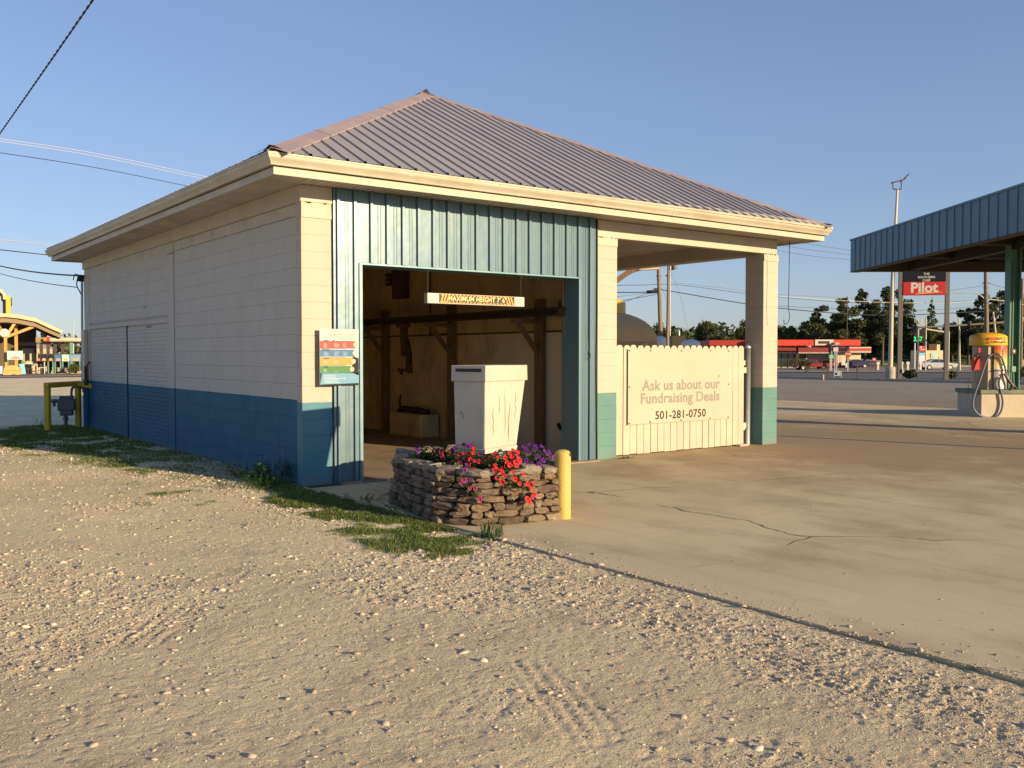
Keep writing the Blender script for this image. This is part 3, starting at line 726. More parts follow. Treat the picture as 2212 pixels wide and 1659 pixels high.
for (cx_, sx) in ((RX0, 1), (RX1, -1)):
    q2 = MB(); a_ = (cx_-.01*sx, RY0-.01, ZE-.02)
    q2.add([(cx_-.02*sx, RY0+.16, ZE-.01), (cx_+.26*sx, RY0-.035, ZE-.012), (cx_-.02*sx, RY0-.035, ZE+.045), (cx_+.2*sx, RY0+.2, ZE+.1)], [(0,1,2), (1,3,2), (0,2,3), (0,3,1)]); q2.build('hip_closure', M['dark_closure'], bw)
# downspout, weatherhead, conduit
q = MB(); q.box(-.085, .0, 10.92, 11.06, 1.05, 2.13); q.build('downspout', M['white'], bw, bevel=.012)
q = MB(); q.box(-.085, .0, 10.92, 11.06, -.03, 1.048); q.build('downspout', M['wall_paint'], bw, bevel=.012)
q = MB(); q.tube([(-.09, 10.74, 1.35), (-.085, 10.75, 1.1), (-.09, 10.73, .95)], .035, 6); q.tube([(-.08, 10.75, 1.35), (-.0, 10.75, 1.45)], .015, 6); q.build('rusty_bracket', M['rust'], bw)
q = MB(); q.tube(bezier([(-.02, 11.30, 3.25), (-.03, 11.30, 2.0), (-.03, 11.30, .78)], 4), .026, 8); q.build('service_conduit', M['galv'], bw)
q = MB(); q.box(-.10, .03, 11.24, 11.36, 3.18, 3.32); q.tube(bezier([(-.10, 11.30, 3.28), (-.13, 11.28, 3.1), (-.05, 11.30, 2.92), (-.02, 11.30, 2.85)], 5), .014, 6); q.tube(bezier([(-.06, 11.30, 3.3), (-.16, 11.28, 3.33), (-.2, 11.28, 3.2)], 5), .012, 6); q.build('weatherhead', M['black'], bw, bevel=.01)
# hanging wire at the right corner and little bits under the eave
q = MB(); q.tube(bezier([(9.28, -.1, 3.62), (9.27, -.1, 2.9), (9.26, -.1, 2.45), (9.30, -.1, 2.30), (9.26, -.1, 2.18), (9.18, -.08, 2.14), (9.2, -.05, 2.22)], 5), .007, 5); q.build('loose_wire', M['black'], bw)
q = MB(); q.tube(bezier([(8.77, -.01, 3.36), (8.79, -.012, 2.9), (8.77, -.012, 2.4), (8.81, -.012, 2.1)], 5), .004, 4); q.build('loose_wire', M['dull_trim'], bw)

# ================================================================ THINGS IN AND AROUND THE CAR WASH
# bay equipment on the right hand bay wall (x = 4.85)
XW = 4.85
def bracket_post(y, label):
    t = thing('rail_post', label, 'post', (XW, y, 0), 0, 'timber posts holding the overhead rail')
    q = MB(); q.box(-.10, -.01, -.10, .10, .02, 2.5); q.build('upright', M['wood'], t, bevel=.004)
    q = MB(); q.box(-.62, -.10, -.05, .05, 2.10, 2.18); q.build('bracket_arm', M['wood'], t, bevel=.004)
    q = MB(); q.bar((-.10, 0, 1.62), (-.50, 0, 2.10), .06, .07); q.build('brace', M['wood'], t)
bracket_post(1.42, 'brown timber rail post standing nearest the bay opening')
bracket_post(4.05, 'brown timber rail post in the middle, behind the white kiosk')
bracket_post(6.58, 'brown timber rail post deepest in the dark bay')
t = thing('overhead_rail', 'dark steel rail running along the bay wall on timber brackets', 'rail', (XW-.48, .4, 2.19))
q = MB(); q.box(-.06, .06, .0, 10.2, .0, .035); q.box(-.06, .06, 0, 10.2, .10, .13); q.box(-.012, .012, 0, 10.2, .035, .10); q.build('beam', M['dark'], t)
q = MB(); q.box(-.05, .10, -.16, .02, -.02, .12); q.box(.0, .12, -.05, .06, .10, .24); q.build('end_stop', M['rust'], t, bevel=.005)
t = thing('wash_arm', 'dark jointed wash arm hanging from the rail inside the bay', 'machine', (XW-.48, 5.1, 2.19))
q = MB(); q.box(-.09, .09, -.14, .14, -.07, .0); q.build('trolley', M['rust'], t, bevel=.01)
q = MB(); q.bar((0, -.02, -.05), (0, -.06, -.62), .10, .13); q.bar((.02, .02, -.1), (.02, -.18, -.60), .03, .04); q.build('arm', M['rust'], t, bevel=.005)
q = MB(); q.bar((0, -.20, -.55), (0, -.22, -.95), .07, .12); q.bar((0, -.25, -.88), (0, .18, -.90), .06, .06); q.bar((0, .18, -.87), (0, .05, -.96), .05, .05); q.build('nozzle_arm', M['rust'], t, bevel=.005)
q = MB(); q.tube([(0, -.2, -.3), (0, -.28, -.55), (0, -.24, -.75), (0, -.16, -.6)], .02, 6); q.build('hose', M['black'], t)
t = thing('control_box', 'rusty brown control box mounted high on the bay wall', 'box', (XW-.16, 5.95, 2.72))
q = MB(); q.box(-.02, .15, -.28, .12, 0, .62); q.build('cabinet', M['rust'], t, bevel=.01)
q = MB(); 
for k in range(3): q.box(-.04, .12, .12, .36, .28+k*.09, .34+k*.09)
q.build('louvre', M['dark'], t)
t = thing('pipe', 'thin brown pipe run bent along the bay wall', 'pipe', (XW-.03, 0, 0))
q = MB(); q.tube([(0, 4.85, 3.4), (0, 4.85, 1.99), (0, 4.3, 1.98)], .014, 6); q.build('pipe_run', M['rust'], t)
t = thing('block_trough', 'low painted block trough against the bay wall with black hose coiled on top', 'trough', (XW-.02, 5.15, .02))
q = MB(); q.box(-.42, -.01, -.62, .58, 0, .44); q.build('base', M['inner'], t, bevel=.02)
q = MB(); q.tube(bezier([(-.2, .55, .46), (-.25, .3, .52), (-.2, 0, .50), (-.3, -.3, .52), (-.2, -.55, .47)], 6), .055, 8); q.tube(bezier([(-.2, .5, .5), (-.2, .55, .62), (-.2, .50, .78)], 4), .02, 6); q.build('hose', M['black'], t)
tag(MB().tube(bezier([(4.33, .28, 2.72), (4.34, .29, 2.4), (4.355, .28, 2.1), (4.345, .28, 1.92), (4.37, .28, 1.82)], 6), .011, 6).build('rope', M['rope']), 'frayed orange-brown rope hanging beside the right jamb', 'rope')
tag(MB().tube(bezier([(4.83, 1.0, .50), (4.80, .93, .44), (4.82, .88, .40), (4.81, .82, .30), (4.83, .80, .26)], 4), [.01]+[.03]*7+[.02]*8+[.01], 6).build('cable_stub', M['black']), 'black cable stub poking from the bay wall by the jamb', 'cable')

# hanging clearance bar
t = thing('clearance_bar', 'white bar reading maximum height hung on two chains in the bay opening', 'sign', (2.53, -.02, 2.338))
q = MB(); q.box(-.80, .80, -.045, .045, -.068, .068); bar_ = q.build('bar', M['white'], t, bevel=.008, segs=2)
q = MB(); q.box(-.62, .62, -.049, -.0455, -.055, .060); q.build('sticker', M['ink'], t)
q = MB()
for k in range(21):
    xx = -.60 + k*.058
    if xx > .56: break
    for z0, z1 in ((-.053, -.036), (.041, .058)):
        sh = .02 if xx < 0 else -.02
        q.add([(xx, -.0505, z0), (xx+.028, -.0505, z0), (xx+.028+sh, -.0505, z1), (xx+sh, -.0505, z1)], [(0,1,2,3)])
for s_ in (-1, 1):
    for k in range(3):
        xx = s_*(.605-k*.045)
        q.add([(xx, -.0508, -.05), (xx-s_*.022, -.0508, -.05), (xx-s_*.06, -.0508, .055), (xx-s_*.038, -.0508, .055)], [(0,1,2,3)])
q.build('hazard_stripes', M['hz_orange'], t, fix=False)
q = MB(); q.box(-.485, .485, -.0512, -.0509, -.033, .038); q.build('text_band', M['ink'], t)
text('MAXIMUM HEIGHT 7\' 6"', .088, flat('letter_pale', (.80, .62, .25)), t, (0, -.052, .003), (R(90), 0, 0), bold=.0012, ext=.0006, sx=.98, spacing=1.06)
for xx in (-.77, .77):
    q = MB(); z = .07; k = 0
    while z < .40:
        c_ = Vector((xx, 0, z+.014)); ring = []
        for a_ in range(9):
            al = 2*math.pi*a_/8; dx = math.cos(al)*.0075; dz = math.sin(al)*.015
            ring.append(c_ + (Vector((dx, 0, dz)) if k % 2 else Vector((0, dx, dz))))
        q.tube(ring, .0042, 4, cap=False); z += .024; k += 1
    q.build('chain', M['dark'], t)

# price board
t = thing('price_board', 'bright wash menu board with red, blue, orange and green bands on the front pillar', 'sign', (.19, -.080, 1.22), R(0))
BW, BH = .525, .69
q = MB(); q.box(0, BW, -.008, .0, 0, BH); q.build('panel', M['p_white'], t, bevel=.002)
def band(z0, z1, m, xr, name='colour_band', y=-.0095, circ=True):
    q = MB(); q.add([(.003, y, z0), (xr, y, z0), (xr+.02, y, (z0+z1)/2), (xr, y, z1), (.003, y, z1)], [(0,1,2,3,4)]); q.build(name, m, t, fix=False)
    if circ:
        q = MB(); c_ = (xr+.01, (z0+z1)/2); q.add([(c_[0]+.031*math.cos(a*math.pi/8), y-.001, c_[1]+.031*math.sin(a*math.pi/8)) for a in range(16)], [tuple(range(16))]); q.build('price_spot', M['board'], t, fix=False)
q = MB(); q.add([(.42, -.0088, .12), (BW-.003, -.0088, .12), (BW-.003, -.0088, .33), (.44, -.0088, .36)], [(0,1,2,3)]); q.add([(.003, -.0088, .0), (BW-.003, -.0088, 0), (BW-.003, -.0088, .15), (.003, -.0088, .16)], [(0,1,2,3)]); q.build('navy_field', M['navy'], t, fix=False)
q = MB(); q.add([(.42, -.0086, .36), (BW-.003, -.0086, .31), (BW-.003, -.0086, .46), (.40, -.0086, .47)], [(0,1,2,3)]); q.build('pale_field', M['p_sky'], t, fix=False)
band(.452, .545, M['p_red'], .47); band(.352, .438, M['p_blue'], .46); band(.247, .342, M['p_orange'], .44); band(.152, .238, M['p_green'], .42)
q = MB(); q.box(.003, .42, -.0094, -.0090, .428, .447); q.box(.003, .40, -.0094, -.0090, .238, .246); q.build('light_stripe', M['p_sky'], t)
q = MB()
for z in (.449, .34, .243): q.box(.003, .35, -.0097, -.0092, z, z+.005)
q.build('dark_rule', M['ink'], t)
q = MB(); q.add([(.003, -.0097, .015), (BW-.004, -.0097, .025), (BW-.004, -.0097, .12), (.45, -.0097, .148), (.03, -.0097, .150)], [(0,1,2,3,4)]); q.build('blue_panel', M['p_lblue'], t, fix=False)
q = MB()
random.seed(4)
for (z0, n, cols, w) in ((.462, 5, (.05, .19, .31), .09), (.36, 5, (.05, .19, .31), .09), (.262, 4, (.05, .19), .08), (.165, 4, (.05,), .06), (.165, 1, (.19,), .07)):
    for cx_ in cols:
        for k in range(n):
            zz = z0 + .011*k + .004; q.box(cx_, cx_+w*random.uniform(.4, .8), -.0108, -.0100, zz, zz+.0032)
for k in range(6): q.box(.05, .05+random.uniform(.15, .33), -.0108, -.0100, .032+k*.017, .039+k*.017)
q.build('small_print', M['p_sky'], t)['kind'] = 'stuff'
text('BULLDOG', .050, M['ghost'], t, (.355, -.0095, .628), (R(90), 0, 0), bold=.0015, ext=.0004)
text('CAR WASH', .045, M['ghost'], t, (.355, -.0095, .582), (R(90), 0, 0), bold=.001, ext=.0004)
for s_, z, m in (('Super', .548, 'ink'), ('Premium', .437, 'ink'), ('Deluxe', .332, 'ink'), ('Basic', .230, 'ink')):
    text(s_, .028, M[m], t, (.085, -.0112, z), (R(90), 0, 0), bold=.0008, ext=.0004)
q = MB()      # faded dog's head and shoulders drawn in outline
for pts in ([(.06, .575), (.075, .61), (.11, .635), (.15, .65), (.185, .655), (.215, .64), (.225, .615), (.21, .59), (.19, .575)],
            [(.15, .65), (.145, .62), (.16, .60), (.175, .615), (.18, .64)], [(.205, .63), (.195, .615), (.21, .605), (.218, .62)], [(.16, .59), (.18, .583), (.205, .585), (.215, .597)],
            [(.075, .61), (.095, .60), (.10, .575)], [(.11, .635), (.125, .605), (.12, .575)]):
    q.tube(bezier([(a, -.0098, b) for a, b in pts], 3), .0016, 4)
q.build('dog_emblem', M['ghost2'], t)
q = MB(); q.tube(bezier([(.158, -.0102, .645), (.150, -.0102, .62), (.158, -.0102, .597)], 3), .0026, 4); q.tube([(.19, -.0102, .628), (.20, -.0102, .618), (.196, -.0102, .61)], .003, 4); q.box(.172, .20, -.0104, -.0096, .542, .555); q.build('dog_emblem', M['ink'], t)

# pay kiosk behind the planter
KY = -2.79
t = thing('pay_kiosk', 'weathered white tapered pay kiosk with a hooded top and dark slot', 'kiosk', (.930, -2.895, 0), R(17))
q = MB(); x0, x1, d = -.105, .252, .62      # world x .915..1.272 front face
def frus(q, za, zb, a, b, mi=0):
    'a, b: (x0, x1, y0, y1) at heights za and zb'
    vs = [(a[0], a[2], za), (a[1], a[2], za), (a[1], a[3], za), (a[0], a[3], za), (b[0], b[2], zb), (b[1], b[2], zb), (b[1], b[3], zb), (b[0], b[3], zb)]
    return q.add(vs, [(0,3,2,1), (4,5,6,7), (0,1,5,4), (1,2,6,5), (2,3,7,6), (3,0,4,7)], mi)
frus(q, .66, 1.335, (-.350, .19, .02, .40), (-.345, .335, .015, .425)); q.build('body', M['kiosk'], t, bevel=.012, segs=2)
q = MB(); frus(q, .615, .662, (-.352, .18, .012, .41), (-.355, .195, .012, .41)); q.build('bottom_rail', M['dull_trim'], t, bevel=.004)
q = MB(); frus(q, 1.33, 1.49, (-.362, .357, .0, .445), (-.362, .352, .0, .44)); q.build('hood', M['kiosk'], t, bevel=.008, segs=2)
q = MB(); q.box(-.366, -.3622, .05, .38, 1.425, 1.458); q.build('slot', M['ink'], t)
q = MB(); q.box(-.02, .17, .14, .33, .0, .62); q.build('post', M['kiosk'], t, bevel=.006)
rnd = random.Random(8)
for xx, z0, z1 in ((-.215, .78, 1.08), (-.02, .82, 1.26), (.05, .70, 1.12), (.16, .95, 1.22), (-.12, 1.0, 1.2)):
    pts = [(xx+rnd.uniform(-.014, .014), .0155, z0+(z1-z0)*k/6) for k in range(7)]
    q = MB(); q.tube(pts, [.0006, .0016, .0026, .0018, .003, .0014, .0006], 4, cap=False); q.build('paint_crack', M['ink'], t)
q = MB(); pk_ = [(-.36, 1.4905)]+[(-.36+.024*k, 1.4905) for k in range(1, 13)]; lo_ = [(x, z-.002-.03*abs(math.sin(k*1.9))*(.4+.6*abs(math.sin(k*.7)))) for k, (x, z) in enumerate(pk_)]
q.add([(x, -.0012, z-.001) for x, z in pk_]+[(x, -.0012, z) for x, z in lo_], [(k, k+1, len(pk_)+k+1, len(pk_)+k) for k in range(len(pk_)-1)]); q.build('peeled_edge', M['dull_trim'], t, fix=False)
q = MB(); q.box(.355, .357, .03, .4, 1.35, 1.47); q.build('side_seam', M['dull_trim'], t)

# bollard
t = thing('bollard', 'yellow steel bollard with a rust chip on top beside the stone planter', 'bollard', (1.13, -3.53, 0))
q = MB(); q.lathe([(0, .672), (.035, .670), (.06, .660), (.076, .640), (.080, .615), (.080, .0)], 28); q.build('pipe', M['yellow'], t, fix=False)
q = MB(); n = 14; vs = []; fs = []
for k in range(n):
    al = R(-78) + R(62)*k/(n-1); e0 = .006*math.sin(k*2.3); w_ = .012+.008*abs(math.sin(k*1.7))
    if k in (0, n-1): w_ = .002
    vs += [(.0812*math.cos(al), .0812*math.sin(al), .628+e0-w_), (.0812*math.cos(al), .0812*math.sin(al), .628+e0+w_*.6)]
for k in range(n-1): fs.append((2*k, 2*k+2, 2*k+3, 2*k+1))
q.add(vs, fs); q.build('rust_chip', M['rust'], t, fix=False)

# stone planter
t = thing('stone_planter', 'dry stacked fieldstone planter around the kiosk foot, full of petunias', 'planter', (.82, -2.6, 0))
foot = [(.10, 1.42), (-.26, 1.28), (-.56, .84), (-.72, .16), (-.82, -.42), (-.62, -.74), (-.20, -.92), (.28, -.93), (.56, -.66), (.74, -.10), (.80, .55), (.62, 1.15), (.30, 1.42)]
def along(pts, s_):
    s_ %= 1.; P = [Vector((a, b, 0)) for a, b in pts]; n = len(P)
    ls = [(P[(i+1) % n]-P[i]).length for i in range(n)]; T = sum(ls)*s_
    for i in range(n):
        if T <= ls[i]: return P[i].lerp(P[(i+1) % n], T/ls[i]), (P[(i+1) % n]-P[i]).normalized(), sum(ls)
        T -= ls[i]
    return P[0], (P[1]-P[0]).normalized(), sum(ls)
def stone_variant(seed, flat_=False):
    rnd = random.Random(seed); b = bmesh.new(); bmesh.ops.create_cube(b, size=1)
    bmesh.ops.subdivide_edges(b, edges=b.edges[:], cuts=2, use_grid_fill=True)
    tx, ty, sk = rnd.uniform(-.14, .14), rnd.uniform(-.1, .1), rnd.uniform(-.12, .12)
    for q_ in b.verts:
        c = q_.co; m_ = sorted([abs(c.x), abs(c.y), abs(c.z)], reverse=True)
        edge = max(0, m_[1]-.3)
        c *= 1 - .28*edge - (.22 if m_[2] > .45 else 0)*.5
        c.z += tx*c.x + ty*c.y; c.x += sk*c.z
        c += Vector([rnd.gauss(0, .035) for _ in range(3)])
    me = bpy.data.meshes.new('stone'); b.to_mesh(me); b.free()
    for p in me.polygons: p.use_smooth = rnd.random() < .0
    me.materials.append(M['capstone'] if flat_ else M['fieldstone']); return me
SV = [stone_variant(k) for k in range(16)]; CV = [stone_variant(100+k, True) for k in range(8)]
per = along(foot, 0)[2]
rnd = random.Random(11); z = 0.; course = 0; heights = [.072, .062, .078, .060, .070, .056, .062]
n_st = 0
for ci, h_ in enumerate(heights):
    s_ = rnd.random()*.1; tot = 0; nudge = rnd.uniform(-.01, .01)
    while tot < per:
        L_ = rnd.uniform(.10, .29) * (1.15 if ci == 0 else 1)
        p, d_, _ = along(foot, (tot+L_/2)/per + s_)
        dep = rnd.uniform(.16, .22); out_ = Vector((d_.y, -d_.x, 0)); shrink = .02*(ci-3)*.35
        if h_ > .066 and rnd.random() < .28 and L_ < .17:      # two thin stones one over the other
            for kk in (0, 1):
                o = link('stone', rnd.choice(SV), t); o.location = p - out_*(dep*.35+shrink+rnd.uniform(-.015, .015)) + Vector((0, 0, z+h_*(.25+.5*kk)))
                o.rotation_euler = (rnd.uniform(-.05, .05), rnd.uniform(-.05, .05), math.atan2(d_.y, d_.x)+rnd.uniform(-.08, .08)); o.scale = (L_*.99, dep, h_*.47); n_st += 1
        else:
            o = link('stone', rnd.choice(SV), t); o.location = p - out_*(dep*.35+shrink+rnd.uniform(-.018, .018)) + Vector((0, 0, z+h_/2))
            o.rotation_euler = (rnd.uniform(-.05, .05), rnd.uniform(-.04, .04), math.atan2(d_.y, d_.x)+rnd.choice((0, math.pi))+rnd.uniform(-.08, .08)); o.scale = (L_*.96, dep*rnd.uniform(.85, 1.2), h_*.93); n_st += 1
        tot += L_*rnd.uniform(.97, 1.05)
    z += h_
tot = 0
while tot < per:
    L_ = rnd.uniform(.13, .30); p, d_, _ = along(foot, (tot+L_/2)/per); out_ = Vector((d_.y, -d_.x, 0)); h_ = rnd.uniform(.05, .09)
    o = link('capstone', rnd.choice(CV), t); o.location = p - out_*(.085+rnd.uniform(-.03, .03)) + Vector((0, 0, z+h_*.42))
    o.rotation_euler = (rnd.uniform(-.16, .16), rnd.uniform(-.12, .12), math.atan2(d_.y, d_.x)+rnd.uniform(-.22, .22)); o.scale = (L_*.96, rnd.uniform(.15, .22), h_); tot += L_*.98
q = MB(); q.add([(a*.82, b*.86+.02, .0) for a, b in foot]+[(a*.82, b*.86+.02, z-.04) for a, b in foot], [tuple(range(13)), tuple(range(13, 26))]+[(i, (i+1) % 13, 13+(i+1) % 13, 13+i) for i in range(13)]); q.build('soil', M['soil'], t)
PZ = z-.02
# petunias
def petal_mesh(m, seed):
    rnd = random.Random(seed); q = MB(); n = 10; vs = [(0, 0, -.012)]
    for k in range(n*1):
        a = 2*math.pi*k/n; r_ = .026*(1.0 if k % 2 == 0 else .80)*rnd.uniform(.9, 1.1); vs.append((r_*.55*math.cos(a), r_*.55*math.sin(a), .004))
    for k in range(n):
        a = 2*math.pi*k/n; r_ = .027*(1.06 if k % 2 == 0 else .84)*rnd.uniform(.9, 1.1); vs.append((r_*math.cos(a), r_*math.sin(a), .002+rnd.uniform(-.008, .006)))
    fs = [(0, 1+k, 1+(k+1) % n) for k in range(n)] + [(1+k, n+1+k, n+1+(k+1) % n, 1+(k+1) % n) for k in range(n)]
    me = bpy.data.meshes.new('flower'); me.from_pydata(vs, [], fs); me.materials.append(m); return me
def petunia(label, cx_, cy_, z0, rx, ry, rz_, nf, mats, droop=0., seed=1, group='petunias in the stone planter'):
    rnd = random.Random(seed); t2 = thing('petunia_plant', label, 'flower', (cx_, cy_, z0), 0, group)
    fm = [petal_mesh(M[m_], seed*10+i) for i, m_ in enumerate(mats)]
    def spot(surface):
        while True:
            v = Vector((rnd.gauss(0, 1), rnd.gauss(0, 1), rnd.gauss(0, 1)))
            if v.length > 1e-3: break
        v.normalize(); v.z = abs(v.z)*1.0 if rnd.random() < .8 else v.z*.3
        k = rnd.uniform(.85, 1.05) if surface else rnd.uniform(.2, .95)
        p = Vector((v.x*rx, v.y*ry, v.z*rz_))*k
        if droop: p.z -= droop*max(0, -p.y/ry)**1.3
        return p, v
    q = MB()
    V = []; Fc = []; tn = []
    for i in range(int(1150*rx*ry*3/(.12))):
        p, v = spot(False); a = rnd.random()*6.28; L_ = rnd.uniform(.028, .056); w_ = L_*.42
        d_ = Vector((math.cos(a), math.sin(a), rnd.uniform(-.3, .7))).normalized(); s_ = d_.cross(Vector((0, 0, 1))).normalized()
        k = len(V); V += [p, p+d_*L_*.5+s_*w_*.6, p+d_*L_, p+d_*L_*.5-s_*w_*.6]; Fc.append((k, k+1, k+2, k+3)); tn += [rnd.random()*.9]*4
    o = np_mesh('foliage', np.array([list(p) for p in V]), np.array(Fc), M['weed'], t2, np.array(tn)); o['kind'] = 'stuff'
    for i in range(nf):
        p, v = spot(True); 
        if v.y > .3: p.y *= -.6; v.y *= -1
        dirv = (v + Vector((-.15, -.75, .25))).normalized()
        o = link('flower', rnd.choice(fm), t2); o.location = p+dirv*.02; o.rotation_euler = dirv.to_track_quat('Z', 'Y').to_euler(); s_ = rnd.uniform(.7, 1.15); o.scale = (s_, s_, s_)
petunia('purple petunia at the far left end of the stone planter', .42, -2.15, PZ+.05, .17, .22, .16, 12, ['petal_purple'], seed=1)
petunia('small rose pink petunia left of the kiosk foot', .50, -2.40, PZ+.05, .13, .16, .25, 12, ['petal_pink', 'petal_magenta'], seed=2)
petunia('dark purple petunia standing against the kiosk', .50, -2.78, PZ+.04, .17, .18, .24, 24, ['petal_purple', 'petal_magenta'], seed=3)
petunia('crimson petunia in the middle of the bed', .40, -3.0, PZ+.03, .18, .20, .20, 24, ['petal_red', 'petal_magenta'], seed=4)
petunia('bright red petunia trailing down over the planter front', .58, -3.33, PZ+.05, .19, .34, .19, 60, ['petal_red'], droop=.30, seed=5)
petunia('purple petunia spilling over the left front stones', .20, -3.18, PZ+.0, .14, .28, .12, 18, ['petal_purple', 'petal_magenta'], droop=.20, seed=6)
petunia('large violet petunia right of the red one', .92, -3.22, PZ+.05, .29, .24, .21, 70, ['petal_purple'], seed=7)
petunia('small purple petunia low at the right end of the planter', 1.30, -2.95, PZ+.05, .18, .18, .09, 14, ['petal_purple'], seed=8)

# fence with banner
t = thing('picket_fence', 'cream dog-ear picket fence closing the open bay', 'fence', (5.18, .2, 0))
def picket_mesh(w, h_):
    c_ = .045; q = MB(); q.prism([(0, 0), (w, 0), (w, h_-c_), (w-c_*.5, h_-.012), (w-c_*.9, h_), (c_*.9, h_), (c_*.5, h_-.012), (0, h_-c_)], 1, -.012, .012)
    me = bpy.data.meshes.new('picket'); me.from_pydata(q.v, [], q.f); me.materials.append(M['picket']); return me
pk = picket_mesh(.143, 1.73); rnd = random.Random(5)
for k in range(21):
    o = link('picket', pk, t); o.location = (.0+k*.1543, rnd.uniform(-.003, .003), .015+rnd.uniform(-.006, .006)); o.rotation_euler.y = rnd.uniform(-.004, .004)
    if k == 9: o.scale.x = 1.0
for z in (.3, 1.45):
    q = MB(); q.box(0, 3.30, .013, .055, z-.045, z+.045); q.build('rail', M['picket'], t, bevel=.004)
t = thing('banner_sign', 'faded fundraising banner board screwed to the picket fence', 'sign', (6.775, .165, 1.085), R(.3))
q = MB(); q.box(-1.215, 1.215, -.006, .004, -.60, .60); q.build('board', M['board'], t, bevel=.003)
q = MB()
for xx in (-1.19, -.72, 0, .72, 1.19):
    for z in (-.575, .575): q.box(xx-.012, xx+.012, -.012, -.006, z-.012, z+.012)
for z in (0,):
    for xx in (-1.19, 1.19): q.box(xx-.012, xx+.012, -.012, -.006, z-.012, z+.012)
q.box(-.97, -.95, -.0075, -.006, .30, .305); q.box(-.60, -.58, -.0075, -.006, .30, .305); q.box(.93, .945, -.0075, -.006, .12, .17)
q.build('screw', M['rust'], t)
M['faded_ink'] = flat('faded_ink', (.225, .225, .205), .7)
text('Ask us about our', .235, M['faded_ink'], t, (.03, -.0075, .008), (R(90), 0, 0), bold=.006, ext=.001, spacing=1.04, sx=1.08)
text('Fundraising Deals', .235, M['faded_ink'], t, (.01, -.0075, -.20), (R(90), 0, 0), bold=.006, ext=.001, spacing=1.04, sx=1.10)
q = MB(); q.box(-.74, .74, -.0085, -.006, -.555, -.405); q.build('number_strip', M['picket'], t)
text('501-281-0750', .185, M['ink'], t, (0, -.0095, -.478), (R(90), 0, 0), bold=.0035, ext=.001, spacing=1.05, sx=1.12)
t = thing('gate_post', 'round galvanised gate post with cap at the fence end', 'post', (8.56, .24, 0))
q = MB(); q.lathe([(.058, .0), (.058, 1.70), (.064, 1.70), (.064, 1.74), (.03, 1.765), (0, 1.77)], 18); q.build('pipe', M['galv'], t, fix=False)
for z in (.34, 1.32):
    q = MB(); q.box(-.17, -.055, -.03, .03, z-.05, z+.05); q.build('hinge', M['white'], t, bevel=.004)
t = thing('steel_gate', 'grey steel gate leaf swung open behind the gate post', 'gate', (8.63, .33, 0))
q = MB(); q.box(-.02, .02, 0, 1.15, .08, 1.72); q.build('leaf', M['dull_trim'], t, bevel=.004)
q = MB(); q.tube([(-.035, .0, .1), (-.035, 1.15, .1)], .02, 8); q.tube([(-.035, 0, 1.7), (-.035, 1.15, 1.7)], .02, 8); q.build('rail', M['galv'], t)
tag(MB().box(8.12, 8.36, .02, .12, .0, .035).build('rubble_scrap', M['picket'], bevel=.01), 'broken cream vinyl scrap lying at the fence foot', 'debris')

# gas meter and guard
t = thing('pipe_guard', 'yellow steel guard frame standing in the grass by the gas meter', 'frame', (-.93, 10.24, 0), math.atan2(.90, .76))
q = MB(); q.box(-.055, .055, -.05, .05, -.1, .98); q.build('leg', M['yellow_g'], t, bevel=.012)
q = MB(); q.box(1.13, 1.24, -.05, .05, -.1, .98); q.build('leg', M['yellow_g'], t, bevel=.012)
q = MB(); q.box(1.0, 1.09, -.62, -.52, -.1, .90); q.build('leg', M['yellow_g'], t, bevel=.012)
q = MB(); q.box(-.055, 1.24, -.052, .052, .92, 1.03); q.build('top_bar', M['yellow_g'], t, bevel=.012)
q = MB(); q.bar((1.1, 0, .97), (1.05, -.57, .90), .09, .09); q.build('top_bar', M['yellow_g'], t)
t = thing('gas_meter', 'dark grey gas meter with regulator under the yellow guard', 'meter', (-.42, 11.02, 0), R(-20))
q = MB(); q.box(-.17, .17, -.10, .10, .40, .66); q.box(-.13, .13, -.09, .09, .30, .41); q.build('body', M['meter'], t, bevel=.03, segs=2)
q = MB(); q.box(-.13, .13, -.09, .09, .66, .72); q.build('index_box', M['meter'], t, bevel=.01)
q = MB(); q.lathe([(0, .58), (.08, .58), (.10, .60), (.10, .62), (.06, .65), (0, .66)], 12, (-.24, 0, 0)); q.tube([(-.24, 0, .5), (-.24, 0, .6)], .03, 8); q.build('regulator', M['meter'], t)
q = MB(); q.tube([(-.02, 0, -.1), (-.02, 0, .30)], .035, 8); q.lathe([(.055, .2), (.055, .27)], 8, (-.02, 0, 0)); q.build('riser', M['meter'], t)
q = MB(); q.tube(bezier([(.10, 0, .70), (.10, 0, .82), (.14, .0, .90), (.30, .02, .90)], 4), .026, 8); q.build('outlet_pipe', M['meter'], t)
tag(MB().tube(bezier([(-.13, 11.06, .90), (-.07, 11.18, .88), (-.04, 11.30, .95), (-.035, 11.31, 1.3), (-.035, 11.31, 1.9)], 5), .024, 8).build('gas_pipe', M['meter']), 'dark gas pipe bending up the far corner of the side wall', 'pipe')
tag(MB().tube([(-1.72, 4.22, -.08), (-1.72, 4.22, .10)], .018, 8).build('marker_stake', M['cream_pole']), 'short pale stake at the edge of the shadow', 'stake')

